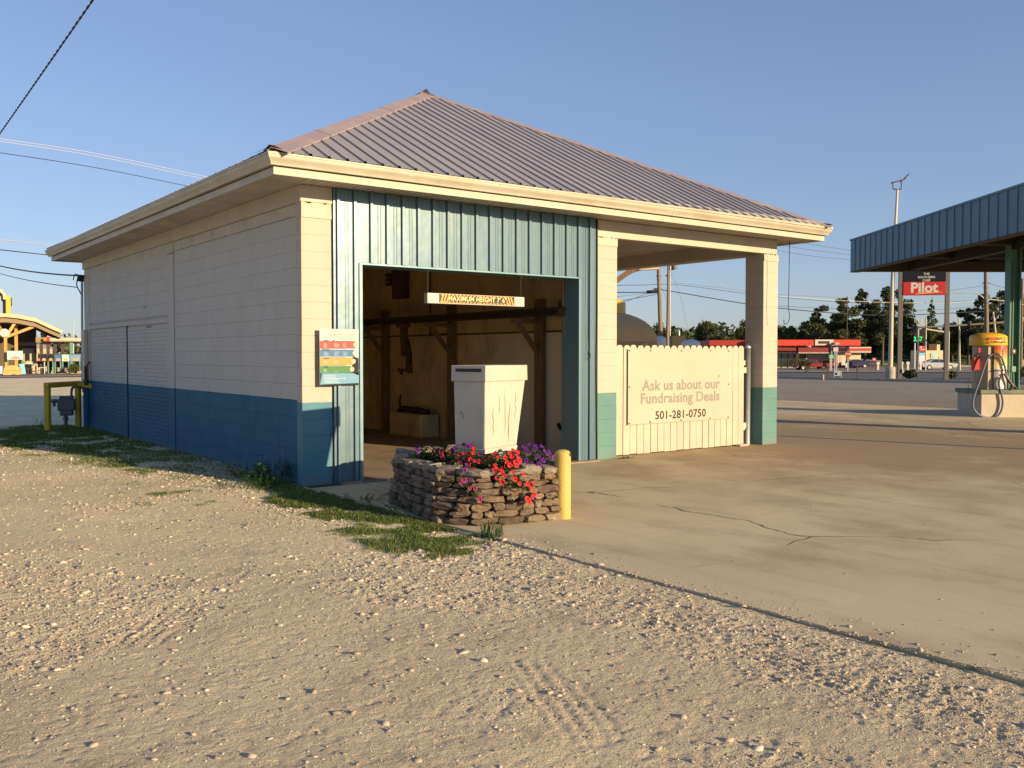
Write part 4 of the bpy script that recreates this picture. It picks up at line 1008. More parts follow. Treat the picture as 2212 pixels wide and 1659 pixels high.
# grass and weeds
def in_grass(x, y):
    'density of green cover'
    n1 = fbm(x*1.1+3, y*1.1, 3); n2 = fbm(x*3.1+9, y*3.1, 3)
    d_wall = -x
    shade = np.clip((1.2+.22*y - d_wall)*1.2, 0, 1)*np.clip((y-1.0)/1.2, 0, 1)*np.clip((n1-.30)*6, 0, 1)*np.clip((n2-.30)*5, 0, 1)
    shade *= .45 + .55*np.clip((y-3.0)/2.5, 0, 1)
    far = np.clip(1-np.abs((y-9.6)/2.8), 0, 1)*np.clip((3.6-d_wall)/1.5, 0, 1)*1.6*np.clip((n2-.25)*4, 0, 1)
    edge = np.exp(-((x+1.22+.10*(y-3.))/.26)**2)*np.exp(-((y-3.3)/1.5)**2)*np.clip((n2-.36)*5, 0, 1)*1.3
    strip = np.clip((.98+.9*(n2-.5)+x)*1.9, 0, 1)*np.clip((-y-.0-.9*np.clip(-x-.3, 0, 1))/.5, 0, 1)*np.clip((y+4.35-.55*x)/.4, 0, 1)*np.clip((n2-.30)*4, 0, 1)*1.3
    foot = np.exp(-((x+.25)/.22)**2)*np.clip(1-abs(y-.7)/1.6, 0, 1)*1.1
    mid = np.clip((n2-.56)*5, 0, 1)*np.clip(1-abs(x+1.2)/1.2, 0, 1)*np.clip(1-abs(y-.9)/2.2, 0, 1)*.6
    return np.clip(np.maximum.reduce([shade, far, edge, strip, foot, mid]), 0, 1)
def blades(name, N, xr, yr, hmin, hmax, dens, label, thick=1., zf=None):
    x = xr[0]+(xr[1]-xr[0])*rng.random(N); y = yr[0]+(yr[1]-yr[0])*rng.random(N)
    d_ = dens(x, y); ok = (rng.random(N) < np.clip(d_**1.1, 0, 1)*.85) & (x < -.015)
    if zf is None:
        pass
    x, y, d_ = x[ok], y[ok], d_[ok]; n = len(x); z, _ = gh(x, y)
    a = rng.random(n)*6.283; L_ = (hmin+(hmax-hmin)*rng.random(n)**2)*(.5+.6*d_); lean = .25+.75*rng.random(n); w_ = (.0022+.0016*rng.random(n))*thick*(1+(y+3)/9)
    dx, dy = np.cos(a), np.sin(a)
    B0 = np.stack([x-dy*w_, y+dx*w_, z-.004], -1); B1 = np.stack([x+dy*w_, y-dx*w_, z-.004], -1)
    M0 = np.stack([x+dx*L_*lean*.35-dy*w_*.8, y+dy*L_*lean*.35+dx*w_*.8, z+L_*.6], -1); M1 = np.stack([x+dx*L_*lean*.35+dy*w_*.8, y+dy*L_*lean*.35-dx*w_*.8, z+L_*.6], -1)
    T = np.stack([x+dx*L_*lean, y+dy*L_*lean, z+L_*(1.05-.5*lean)], -1)
    V = np.stack([B0, B1, M1, M0, T], 1).reshape(-1, 3); k = np.arange(n)*5
    F3 = np.concatenate([np.stack([k, k+1, k+2], -1), np.stack([k, k+2, k+3], -1), np.stack([k+3, k+2, k+4], -1)])
    tone = np.repeat(np.clip(rng.normal(.45, .2, n)+(rng.random(n) < .07)*.6, 0, 1), 5)
    return tag(np_mesh(name, V, F3, M['grass'], tone=tone), label, 'grass', kind='stuff')
blades('grass', 210000, (-4.0, .0), (-1.6, 12.), .015, .06, in_grass, 'short green grass along the shaded side wall')
def strip_d(x, y): return in_grass(x, y)
blades('grass', 260000, (-2.0, .03), (-4.3, .4), .012, .05, strip_d, 'sunlit weedy grass strip running to the planter foot', .9)
def weeds(label, cx_, cy_, r_, hgt, n, leaf, seed, group=None, m='weed', name='weed_clump'):
    rnd = random.Random(seed); z0 = float(gh(np.array([min(cx_, -.02)]), np.array([cy_]))[0][0]); V = []; Fc = []; tn = []
    t2 = thing(name, label, 'weed', (cx_, cy_, z0), 0, group); q = MB()
    for s_ in range(max(6, n//14)):
        a = rnd.random()*6.28; rr = r_*math.sqrt(rnd.random())*.6; b0 = Vector((rr*math.cos(a), rr*math.sin(a), 0)); top = b0 + Vector((math.cos(a)*r_*.5, math.sin(a)*r_*.5, hgt*rnd.uniform(.5, 1)))
        q.tube([b0, b0.lerp(top, .5)+Vector((0, 0, .01)), top], .0018, 4)
        for k in range(14):
            p = b0.lerp(top, rnd.uniform(.25, 1)); al = rnd.random()*6.28; L_ = leaf*rnd.uniform(.6, 1.2); d_ = Vector((math.cos(al), math.sin(al), rnd.uniform(-.2, .6))).normalized(); sd = d_.cross(Vector((0, 0, 1))).normalized()*L_*.36
            kk = len(V); V += [p, p+d_*L_*.45+sd, p+d_*L_, p+d_*L_*.45-sd]; Fc.append((kk, kk+1, kk+2, kk+3)); tn += [rnd.random()]*4
    q.build('stems', M['weed'], t2)
    o = np_mesh('leaves', np.array([list(p) for p in V]), np.array(Fc), M[m], t2, np.array(tn)); o['kind'] = 'stuff'
weeds('dark leafy weed growing up the wall beside the front pillar', -.20, .42, .26, .34, 420, .055, 1)
weeds('low green weeds at the wall foot beyond the leafy one', -.22, 1.2, .30, .20, 260, .045, 2)
weeds('sunlit broad-leaved weeds left of the front pillar', -.50, .10, .22, .17, 220, .035, 3)
weeds('small weeds at the shadow edge of the pillar', -.80, .35, .20, .12, 130, .03, 4)
weeds('leafy weeds at the planter foot on its shaded side', .08, -2.2, .22, .14, 130, .032, 5)
weeds('clover-like weeds before the planter', -.02, -2.75, .25, .16, 140, .03, 6)
weeds('green weeds between pillar and planter', .02, -1.45, .28, .13, 170, .03, 7)
weeds('tiny weed tuft under the yellow guard', -.95, 10.9, .15, .28, 60, .04, 8)
t = thing('grass_tuft', 'tall spiky grass tuft at the slab edge before the planter', 'grass', (.05, -3.85, -.02)); q = MB(); rnd = random.Random(3)
for k in range(90):
    a = rnd.random()*6.28; L_ = rnd.uniform(.08, .26); ln = rnd.uniform(.3, 1.1); b0 = Vector((rnd.gauss(0, .05), rnd.gauss(0, .06), 0)); d_ = Vector((math.cos(a), math.sin(a), 0))
    p1 = b0+d_*L_*ln*.3+Vector((0, 0, L_*.6)); p2 = b0+d_*L_*ln+Vector((0, 0, L_*(.95-.4*ln))); sd = d_.cross(Vector((0, 0, 1)))*.0032
    q.add([b0-sd, b0+sd, p1+sd*.8, p1-sd*.8, p2], [(0,1,2,3), (3,2,4)])
o = q.build('blades', M['weed'], t, fix=False); o['kind'] = 'stuff'
t = thing('grass_tuft', 'little grass tuft at the foot of the teal pillar by the fence', 'grass', (5.25, -.1, 0)); q = MB()
for k in range(60):
    a = rnd.random()*6.28; L_ = rnd.uniform(.03, .09); b0 = Vector((rnd.gauss(0, .14), rnd.gauss(0, .03), 0)); d_ = Vector((math.cos(a), math.sin(a), 0)); p2 = b0+d_*L_+Vector((0, 0, L_*.7)); sd = d_.cross(Vector((0, 0, 1)))*.004
    q.add([b0-sd, b0+sd, p2], [(0,1,2)])
o = q.build('blades', M['weed'], t, fix=False); o['kind'] = 'stuff'

# ================================================================ FILLING STATION ON THE RIGHT
SR = -.63
gpos = lambda lat, D, z=0.: Vector((CAM.x + lat*cY + D*sY, CAM.y - lat*sY + D*cY, z))
# canopy
t = thing('station_canopy', 'flat filling station canopy with blue ribbed fascia at the right edge', 'canopy', gpos(11.04, 30.4, 0), SR)
CZ, CHh, CWd, CLn = 4.29, 1.0, 6.6, 17.2
fp = MB(); fp.box(.0, .385, -.02, .0, 0, CHh); fp.prism([(.37, -.02), (.385, -.02), (.39, -.045), (.408, -.045), (.408, -.0)], 2, 0, CHh)
fpm = bpy.data.meshes.new('fascia_panel'); fpm.from_pydata(fp.v, [], fp.f); fpm.materials.append(M['canopy_blue'])
k = 0
while k*.408 < CLn:      # left hand side, facing the car wash
    o = link('fascia_panel', fpm, t); o.location = (0, -k*.408, CZ); o.rotation_euler.z = R(-90); k += 1
k = 0
while k*.408 < CWd: 
    o = link('fascia_panel', fpm, t); o.location = (k*.408, -CLn, CZ); k += 1
q = MB(); q.box(-.05, .03, -CLn, .02, CZ+CHh, CZ+CHh+.05); q.box(.03, CWd, -.02, .04, CZ-.0, CZ+CHh+.05); q.box(CWd, CWd+.04, -CLn, .02, CZ, CZ+CHh+.05); q.build('edge_trim', M['canopy_blue'], t)
q = MB(); q.box(.02, CWd, -CLn+.02, -.03, CZ+.55, CZ+.62); q.build('roof_deck', M['canopy_under'], t)
q = MB(); q.box(-.03, .25, -CLn, .0, CZ-.025, CZ+.0); q.box(.25, CWd, -.3, -.03, CZ-.01, CZ+.30); q.build('edge_soffit', M['canopy_under'], t)
for y in (-3.1, -6.4, -9.7, -13.): 
    q = MB(); q.box(.1, CWd-.05, y-.09, y+.09, CZ+.12, CZ+.50); q.build('cross_beam', M['dark'], t)
for x in (1.9,): 
    q = MB(); q.box(x-.12, x+.12, -CLn+.1, -.1, CZ+.02, CZ+.42); q.build('main_beam', M['dark'], t)
q = MB(); q.box(3.9, 4.0, -CLn+.1, -.1, CZ+.3, CZ+.5); q.build('main_beam', M['dark'], t)
# island
t = thing('pump_island', 'cream block island with green cap slab under the canopy', 'wall', gpos(11.97, 23.7, 0), SR-.03)
q = MB(); q.box(0, 5.5, 0, 1.32, -.05, .595); q.build('block_base', M['cream_trim'], t, bevel=.006)
q = MB(); q.box(-.05, 5.55, -.05, 1.37, .595, .70); q.build('cap_slab', M['green_cap'] if 'green_cap' in M else mat('worn_green_paint', (.10, .17, .13), (.22, .22, .18), 5, .8), t, bevel=.012)
t = thing('canopy_column', 'green steel H-shaped column on the island carrying the canopy', 'column', gpos(12.97, 24.15, .70), SR)
q = MB(); q.box(-.145, -.115, -.13, .13, 0, 3.75); q.box(.115, .145, -.13, .13, 0, 3.75); q.box(-.115, .115, -.012, .012, 0, 3.75); 
q.build('h_section', M['green_paint'], t, bevel=.003)
q = MB(); q.tube([(-.04, -.08, 3.3), (-.04, -.08, .45)], .022, 8); q.tube(bezier([(-.05, -.08, .45), (-.06, -.09, .12), (-.11, -.12, .02)], 5), .018, 6); q.tube(bezier([(.0, -.08, .45), (.02, -.09, .12), (.08, -.12, .02)], 5), .018, 6); q.build('conduit', M['green_paint'], t)
q = MB(); q.box(-.09, .04, -.15, -.05, .44, .60); q.build('junction_box', mat('pale_green_paint', (.22, .36, .30), rough=.5), t, bevel=.02)
q = MB(); q.box(-.10, .06, -.11, -.03, .90, 1.06); q.build('light_body', M['dark'], t, bevel=.01)
q = MB(); q.lathe([(0, .03), (.03, .025), (.042, 0)], 12); o = q.build('light_lens', M['lamp_glass'], t, fix=False); o.location = (-.02, -.11, .98); o.rotation_euler.x = R(90)
# vacuum
def vacuum(name, label, pos, detail=True, rot=SR):
    t = thing(name, label, 'vacuum', pos, rot, 'coin vacuums at the islands')
    r_ = .385; n = 8
    P8 = [(r_*math.cos(R(22.5+45*k)), r_*.82*math.sin(R(22.5+45*k))) for k in range(n)]
    q = MB(); q.prism(P8, 2, 0, 1.16); q.build('body', M['tan_metal'], t, bevel=.012)
    q = MB(); q.lathe([(.455, 1.13), (.462, 1.15), (.455, 1.36), (.40, 1.405), (.27, 1.445), (.10, 1.463), (0, 1.465)], 28, smooth=True); o = q.build('dome', M['vac_yellow'], t); o.scale.y = .84
    if not detail: return t
    # red to yellow label panel wrapped on the right front
    q = MB(); z0, z1 = .50, 1.125
    segs = 10
    for k in range(segs):
        za, zb = z0+(z1-z0)*k/segs, z0+(z1-z0)*(k+1)/segs
        q.lathe([(.30, za), (.30, zb)], 10, (.12, -.075, 0), mi=k, a0=R(-118), a1=R(30), smooth=False)
    cols = [(.72, .66, .45), (.74, .66, .40), (.75, .62, .30), (.75, .55, .20), (.74, .46, .13), (.72, .36, .09), (.70, .27, .07), (.66, .18, .06), (.62, .12, .05), (.58, .09, .05)]
    q.build('label_wrap', [mat('vacuum_label_%d' % i, c, rough=.35) for i, c in enumerate(cols)], t, fix=False)
    q = MB(); q.lathe([(.295, .02), (.295, .50)], 12, (.12, -.075, 0), a0=R(-118), a1=R(30)); q.lathe([(.306, .50), (.306, .525)], 12, (.12, -.075, 0), a0=R(-118), a1=R(30)); q.build('canister', M['steel'], t, fix=False)
    text('FRAGRANCE', .10, M['p_red'], t, (.02, -.392, 1.300), (R(90), 0, R(0)), bold=.003, ext=.001, sx=.72)
    text('& VACUUM', .075, M['ink'], t, (.04, -.393, 1.215), (R(90), 0, R(0)), bold=.002, ext=.001, sx=1.05)
    q = MB(); q.box(-.405, -.30, -.22, -.1, 1.19, 1.33); 
    q = MB()
    for k in range(8): q.box(.16+.012*math.sin(k*2), .20, -.372, -.369, .62+k*.055, .655+k*.055)
    q.build('side_lettering', M['navy'], t)
    q = MB(); q.box(-.50, -.345, -.26, -.12, .50, .82); q.build('fire_box', M['sign_red'], t, bevel=.01)
    q = MB(); q.box(-.43, -.34, -.25, -.13, .84, .90); q.build('bracket', M['dark'], t, bevel=.01)
    q = MB(); q.box(-.36, -.30, -.20, -.17, .95, 1.07); q.build('instruction_plate', M['sign_red'], t)
    def hp(px, py): return ((px-570)*.18078*.72/FPX*23.75, -.42, (1040-py)*.18078*.72/FPX*23.75)
    loop = [hp(*p) for p in [(655, 830), (625, 870), (618, 960), (660, 1100), (684, 1250), (660, 1390), (590, 1480), (480, 1505), (360, 1485), (250, 1420), (195, 1330), (188, 1220), (225, 1080), (290, 900), (345, 720), (400, 560), (440, 490), (500, 450)]]
    q = MB(); q.tube(bezier(loop, 6), .027, 8); q.build('hose', M['hose'], t)
    q = MB(); q.tube(bezier([hp(*p) for p in [(500, 450), (560, 446), (610, 460)]], 5), .03, 8); q.box(hp(515, 0)[0], hp(600, 0)[0], -.44, -.36, hp(0, 500)[2], hp(0, 450)[2]); q.build('hose_hook', M['dark'], t)
    q = MB(); q.tube(bezier([hp(*p) for p in [(610, 460), (660, 520), (705, 640), (740, 780), (800, 920)]], 6), .026, 8); q.build('hose', M['hose'], t)
    q = MB(); q.tube([hp(*p) for p in [(700, 770), (760, 860), (840, 960), (835, 1000), (800, 1035)]], [.03, .035, .04, .05, .035], 8); q.build('nozzle', mat('nozzle_plastic', (.06, .03, .04), rough=.4), t)
    q = MB(); q.tube(bezier([(a, -.30, c) for a, b, c in [hp(*p) for p in [(330, 375), (260, 450), (220, 560), (185, 720), (150, 880), (145, 1020), (165, 1120), (220, 1190), (275, 1190), (312, 1110), (300, 980), (265, 860), (262, 740)]]], 5), .007, 5); q.build('air_line', M['black'], t)
    q = MB(); q.box(.0, .26, -.40, -.36, .485, .50); q.build('hose_band', M['dark'], t)
    return t
vacuum('vacuum_station', 'coin vacuum with yellow dome and looped grey hose on the island', gpos(12.30, 24.05, .70))
# neighbours just outside the frame that throw the two long shadows on the lot
t = thing('pump_island', 'second island out of frame to the right', 'wall', (15.7, -5.35, 0), SR)
q = MB(); q.box(0, 3.4, 0, 1.32, -.05, .595); q.build('block_base', M['cream_trim'], t)
q = MB(); q.box(-.05, 3.45, -.05, 1.37, .595, .70); q.build('cap_slab', M['green_paint'], t)
vacuum('vacuum_station', 'second coin vacuum out of frame to the right', (16.35, -5.05, .70), False)
tag(MB().tube([(12.5, -6.0, 0), (12.5, -6.0, 3.2)], .07, 10).build('lamp_post', M['galv']), 'slim steel post out of frame to the right', 'post')  # plain unseen post without a lamp, inferred from its thin shadow

# ================================================================ ROADSIDE AND FAR THINGS, RIGHT
class Bg:
    def __init__(s, u0, D, z=None):
        p = gz(u0, D, 0.)
        s.z = float(terrain(np.array(p.x), np.array(p.y))) if z is None else z
        s.u0, s.D = u0, D; s.o = Vector((p.x, p.y, s.z))
    def X(s, u): return (u-s.u0)/FPX*s.D
    def Z(s, v): return 1.5985+(765.8-v)/FPX*s.D - s.z
    def W(s, px): return px/FPX*s.D
    rot = 0.
    def thing(s, name, label, cat, group=None): return thing(name, label, cat, s.o, -YAW+s.rot, group)
# big pole sign
b = Bg(1992, 60.5, .05); t = b.thing('pole_sign', 'tall black and red restaurant and filling station sign on two square posts', 'sign'); t.rotation_euler.z = -YAW-.22
for u, uu in ((1946.5, -1), (2040.5, 1)):
    x = b.X(u); q = MB(); q.box(x-.13, x+.13, -.13, .13, -.2, 7.9); q.build('post', M['sign_post'], t, bevel=.01)
xa, xb = b.X(1951), b.X(2036)
q = MB(); q.box(xa, xb, -.16, .16, b.Z(609), b.Z(570)); q.build('black_panel', M['navy'], t, bevel=.01)
q = MB(); q.box(xa, xb, -.17, .17, b.Z(638), b.Z(609.5)); q.build('red_panel', M['sign_red'], t, bevel=.01)
xm_ = (xa+xb)/2
for s_, v in (('THE', 594), ('SOUTHERN', 601), ('CHEF', 608)): text(s_, .20, M['p_white'], t, (xm_+.12, -.163, b.Z(v-1)), (R(90), 0, 0), bold=.004)
text('Pilot', .88, M['p_white'], t, (xm_-.02, -.173, b.Z(623.0)), (R(90), 0, 0), bold=.03, sx=1.02)
q = MB(); pts = [(xa+.75+.18*k, b.Z(635.8)+.10*math.sin(k/9*1.9)) for k in range(10)]
q.add([(x, -.172, z-.035*math.sin(math.pi*min(1, k/9+.1))) for k, (x, z) in enumerate(pts)]+[(x, -.172, z+.03) for x, z in pts], [(k, k+1, k+11, k+10) for k in range(9)]); q.build('swoosh', M['sign_orange'], t, fix=False)
q = MB(); q.box(b.X(1951), b.X(1954.5), -.2, -.14, .35, .62); q.build('meter_box', M['white'], t)
# lamp post with square bracket and tilted panel
b = Bg(1924, 61, .05); t = b.thing('lamp_post', 'tall tan lamp post on a concrete block with a tilted lamp head', 'street lamp')
q = MB(); q.lathe([(.33, -.2), (.33, .66), (.29, .74), (0, .74)], 8); q.build('base', M['kerb'], t)
q = MB(); top = b.Z(412); q.tube([(0, 0, .74), (.05, 0, top*.5), (.30, 0, top)], [.165, .125, .075], 10); q.build('pole', M['cream_pole'], t)
q = MB(); zt = top
q.tube([(.0, 0, zt+.12), (.0, 0, zt+.50)], .03, 6); q.tube([(.55, 0, zt+.05), (.55, 0, zt+.50)], .03, 6); q.tube([(0, 0, zt+.07), (.28, 0, zt), (.55, 0, zt+.05)], .04, 6); q.build('bracket', M['dark'], t)
q = MB(); q.bar((-.05, -.05, zt+.45), (.75, 0, zt+.68), .45, .06); q.bar((.5, 0, zt+.50), (1.02, 0, zt+1.0), .3, .03); q.build('lamp_head', M['dark'], t)
# bushes
def leafcloud(clumps, n, size, seed, zsq=1.):
    r_ = np.random.default_rng(seed); C_ = np.array([c[0] for c in clumps], float); Rr = np.array([c[1] for c in clumps], float)
    w = (Rr.prod(1))**.66; i = r_.choice(len(clumps), n, p=w/w.sum())
    d = r_.normal(size=(n, 3)); d /= np.linalg.norm(d, axis=1)[:, None]; k = r_.random(n)**.45
    P = C_[i] + d*Rr[i]*k[:, None]
    a = r_.normal(size=(n, 3)); a /= np.linalg.norm(a, axis=1)[:, None]; b_ = np.cross(a, r_.normal(size=(n, 3))); b_ /= np.linalg.norm(b_, axis=1)[:, None]
    s = (size*(.6+.8*r_.random(n)))[:, None]; a = a*s; b_ = b_*s*.55
    V = np.stack([P-a, P+b_, P+a, P-b_], 1).reshape(-1, 3); F = np.arange(n*4).reshape(-1, 4)
    cl = r_.random(len(clumps)); tone = np.repeat(np.clip(.25+.5*cl[i]+r_.normal(0, .16, n), 0, 1), 4)
    return V, F, tone
def bush(u, D, wpx, v_top, label, seed, group='round bushes on the verge'):
    b = Bg(u, D, .05); w = b.W(wpx)/2; h_ = b.Z(v_top)
    t = b.thing('bush', label, 'bush', group)
    rr = random.Random(seed); cl = [((rr.uniform(-.5, .5)*w, rr.uniform(-.5, .5)*w, h_*rr.uniform(.35, .65)), (w*.55, w*.55, h_*.38)) for _ in range(9)]
    V, F, tn = leafcloud(cl, 1600, .075, seed); np_mesh('foliage', V, F, M['foliage2'], t, tn)['kind'] = 'stuff'
    q = MB(); q.tube([(0, 0, -.1), (0, 0, h_*.5)], .05, 6); q.build('stem', M['bark'], t)
bush(1966, 61.5, 27, 799, 'round dark bush left between the sign posts', 1)
bush(2057, 61.5, 28, 800, 'round dark bush right of the sign posts', 2)
bush(2150, 62, 60, 793, 'low dark hedge mass behind the vacuum', 3)
bush(2206, 62, 40, 792, 'clipped hedge behind the green column', 4)
# verge oddments
for u, v0, v1, lab in ((1788.5, 818, 789, 'thin brown fence post nearer the stop sign'), (1852, 817, 784, 'thin brown fence post left of the lamp post')):
    b = Bg(u, 60, .05); t = b.thing('fence_post', lab, 'post', 'brown posts on the verge'); q = MB(); q.box(-.035, .035, -.035, .035, -.2, b.Z(v1)); q.build('stake', M['rust'], t)
b = Bg(1796*1.0, 60, .05); b = Bg(1779, 59, .05); t = b.thing('marker_post', 'short white marker post on the verge', 'post'); q = MB(); q.tube([(0, 0, -.1), (0, 0, b.Z(809))], .045, 8); q.build('tube', M['white'], t)
b = Bg(1806, 62, .05); t = b.thing('yard_sign', 'small grey-blue yard sign on a frame at the roadside', 'sign'); q = MB(); q.box(b.X(1802), b.X(1816), -.015, .015, b.Z(812), b.Z(801)); q.build('panel', flat('faded_blue', (.26, .32, .40), .5), t)
q = MB(); q.box(b.X(1804), b.X(1809), -.02, -.015, b.Z(810), b.Z(805)); q.build('print', M['navy'], t)
q = MB(); q.tube([(b.X(1817.5), 0, -.1), (b.X(1817.5), 0, b.Z(801))], .02, 6); q.tube([(b.X(1802), 0, -.1), (b.X(1802), 0, b.Z(803))], .012, 6); q.build('leg', M['white'], t)

# --- vehicles
def car(kind, pos, rz, m, label, L=4.7, group='vehicles across the road', extra=None):
    t = thing({'pickup': 'pickup_truck', 'sedan': 'parked_car'}[kind], label, 'truck' if kind == 'pickup' else 'car', pos, rz, group)
    Wd = .92 if kind == 'pickup' else .88; wr = .38 if kind == 'pickup' else .33
    if kind == 'pickup':
        low = [(-2.7, .55), (-2.72, .85), (-2.62, 1.02), (-1.55, 1.10), (.62, 1.12), (2.62, 1.10), (2.68, .60), (2.60, .50), (-2.6, .48)]
        cabp = [(-1.45, 1.08), (-.88, 1.62), (-.75, 1.66), (.45, 1.66), (.62, 1.60), (.80, 1.10)]
        win = [((-1.22, 1.14), (-.82, 1.57), (-.36, 1.58), (-.36, 1.14)), ((-.30, 1.14), (-.30, 1.58), (.38, 1.58), (.55, 1.14))]
        wx = (-1.78, 1.68)
    else:
        low = [(-2.32, .45), (-2.36, .65), (-2.25, .82), (-1.35, .94), (1.35, .98), (2.20, .96), (2.33, .80), (2.34, .50), (2.2, .30), (-2.2, .27)]
        cabp = [(-1.45, .92), (-.62, 1.38), (-.35, 1.43), (.45, 1.43), (.85, 1.36), (1.75, .96)]
        win = [((-1.15, .97), (-.58, 1.33), (-.05, 1.37), (-.05, .97)), ((.02, .97), (.02, 1.37), (.45, 1.37), (.78, 1.31), (1.35, .98))]
        wx = (-1.42, 1.38)
    q = MB(); q.prism(low, 1, -Wd, Wd); q.build('body', m, t, bevel=.07, segs=2)
    q = MB(); n = len(cabp); vs = [(x, -Wd*(.93 if z < 1.2 and (z < 1.0 or kind == 'pickup') else .74), z) for x, z in cabp] + [(x, Wd*(.93 if z < 1.2 and (z < 1.0 or kind == 'pickup') else .74), z) for x, z in cabp]
    q.add(vs, [tuple(range(n)), tuple(range(2*n-1, n-1, -1))]+[(i, i+n, (i+1) % n+n, (i+1) % n) for i in range(n)]); q.build('cabin', m, t, bevel=.04)
    zb, zt = cabp[0][1], max(z for _, z in cabp)
    for s_ in (-1, 1):
        for w_ in win:
            q = MB(); vs = []
            for x, z in w_:
                f_ = (z-zb)/(zt-zb); yy = s_*(Wd*(.93*(1-f_)+.74*f_)+.014); vs.append((x, yy, z))
            q.add(vs, [tuple(range(len(vs)))]); q.build('window', M['glass'], t, fix=False)
    # windscreens
    a, b_ = cabp[0], cabp[1]; q = MB(); q.add([(a[0]+.04-.02, -Wd*.85, a[1]+.05), (a[0]+.04-.02, Wd*.85, a[1]+.05), (b_[0]-.05, Wd*.70, b_[1]-.03), (b_[0]-.05, -Wd*.70, b_[1]-.03)], [(0,1,2,3)]); q.build('windscreen', M['glass'], t, fix=False)
    for x in wx:
        for s_ in (-1, 1):
            q = MB(); q.tube([(x, s_*(Wd-.2), wr), (x, s_*(Wd+.015), wr)], wr, 18); wh = q.build('wheel', M['tyre'], t)
            q = MB(); q.tube([(x, s_*(Wd+.016), wr), (x, s_*(Wd+.03), wr)], wr*.62, 12); q.build('rim', M['steel'], wh)
    for s_ in (-1, 1):
        xf = min(p[0] for p in low); q = MB(); q.box(xf-.01, xf+.12, s_*.62-.16, s_*.62+.16, low[1][1]-.1, low[1][1]+.05); q.build('headlight', M['lamp_glass'], t, bevel=.02)
        xr = max(p[0] for p in low); q = MB(); q.box(xr-.1, xr+.015, s_*.70-.12, s_*.70+.12, .72, .92); q.build('tail_light', M['sign_red'], t, bevel=.02)
    q = MB(); q.box(min(p[0] for p in low)-.03, min(p[0] for p in low)+.15, -Wd+.05, Wd-.05, .38, .56); q.build('bumper', M['steel'] if kind == 'pickup' else m, t, bevel=.03)
    return t
def tz(p): return float(terrain(np.array(p.x), np.array(p.y)))
def place(u, D, v=None):
    p = gz(u, D, 0); p.z = tz(p) + .035 if v is None else 1.5985 + (765.8-v)/FPX*D; return p
p = place(1753, 121); t = car('pickup', p, -YAW+.12, M['car_red'], 'dark red pickup truck facing left before the red-roofed store'); t.scale = (.82,)*3
p = place(1752.7+ (1790-1752), 133); t = car('pickup', p, -YAW+.9, flat('car_orange', (.50, .12, .06), .3), 'faded orange pickup half hidden behind the red truck', group='vehicles across the road'); t.scale = (.75,)*3
p = place(1846, 139); t = car('sedan', p, -YAW+.05, M['car_blue'], 'dark blue sedan parked at the end of the store'); t.scale = (.9,)*3
p = place(2024, 124); t = car('sedan', p, -YAW+math.pi, M['car_silver'], 'silver sedan driving right behind the tall sign'); t.scale = (1.0, 1, 1)

# --- red-roofed store
b = Bg(1740, 140); t = b.thing('store_building', 'low cream convenience store with striped red fascia', 'building')
q = MB(); q.box(b.X(1650), b.X(1802), 1.0, 12, 0, b.Z(763)); q.build('wall', M['grey_wall'], t)  # shade on this half of the front is put into the grey
q = MB(); q.box(b.X(1802.2), b.X(1857), -.5, 12, 0, b.Z(763)); q.build('wall', M['store_wall'], t)
q = MB(); q.box(b.X(1812), b.X(1812.9), -.53, -.5, 0, b.Z(763)); q.build('wall_seam', M['kerb'], t)
for k in range(9):
    ua = 1650+k*14; q = MB(); q.box(b.X(ua+1), b.X(ua+12.5), .94, .99, .2, b.Z(766)); w_ = q.build('window', M['glass'], t)
    q = MB(); q.box(b.X(ua), b.X(ua+1), .9, 1.0, 0, b.Z(765)); q.build('frame', M['dark'], w_)
q = MB(); q.box(b.X(1745), b.X(1795), .90, .93, .15, b.Z(764)); q.build('panel_wall', M['grey_wall'], t)
q = MB(); q.box(b.X(1640), b.X(1799), -1.0, 1.2, b.Z(763), b.Z(751)); q.build('fascia', M['maroon'], t)  # shaded half of the fascia, the shade put into a darker colour
q = MB(); q.box(b.X(1799.2), b.X(1873.5), -1.5, 1.5, b.Z(762), b.Z(749.5)); q.build('fascia', M['cream_trim'], t)
q = MB(); q.box(b.X(1799.5), b.X(1873.6), -1.54, -1.5, b.Z(758), b.Z(752.5)); q.build('red_stripe', M['p_red'], t)
q = MB(); q.box(b.X(1640), b.X(1799), -1.05, -1.01, b.Z(763.5), b.Z(761)); q.build('white_stripe', M['kerb'], t)
b = Bg(1740, 128); t = b.thing('fuel_canopy', 'long bright red filling canopy before the cream store', 'canopy')
q = MB(); q.box(b.X(1621), b.X(1859), 0, 7, b.Z(747), b.Z(733.8)); q.build('roof_band', M['red'], t, bevel=.02)
q = MB(); q.box(b.X(1536), b.X(1620.8), 1.2, 9.0, b.Z(746.5), b.Z(734.5)); q.build('roof_band', M['maroon_red'] if 'maroon_red' in M else flat('maroon_red', (.30, .02, .015)), t, bevel=.02)  # darker red puts shade into the colour of the canopy's left part
for u in (1636, 1737, 1824, 1850):
    q = MB(); q.box(b.X(u)-.12, b.X(u)+.12, 3, 3.25, 0, b.Z(746)); q.build('column', M['dark'], t)
q = MB(); q.box(b.X(1760), b.X(1800), -.12, -.01, b.Z(746), b.Z(733.5)); q.build('name_panel', M['p_white'], t)
q = MB()
for k in range(8): q.box(b.X(1767+k*3.1), b.X(1769.3+k*3.1), -.15, -.12, b.Z(742.5), b.Z(737))
q.build('lettering', M['ink'], t)['kind'] = 'stuff'
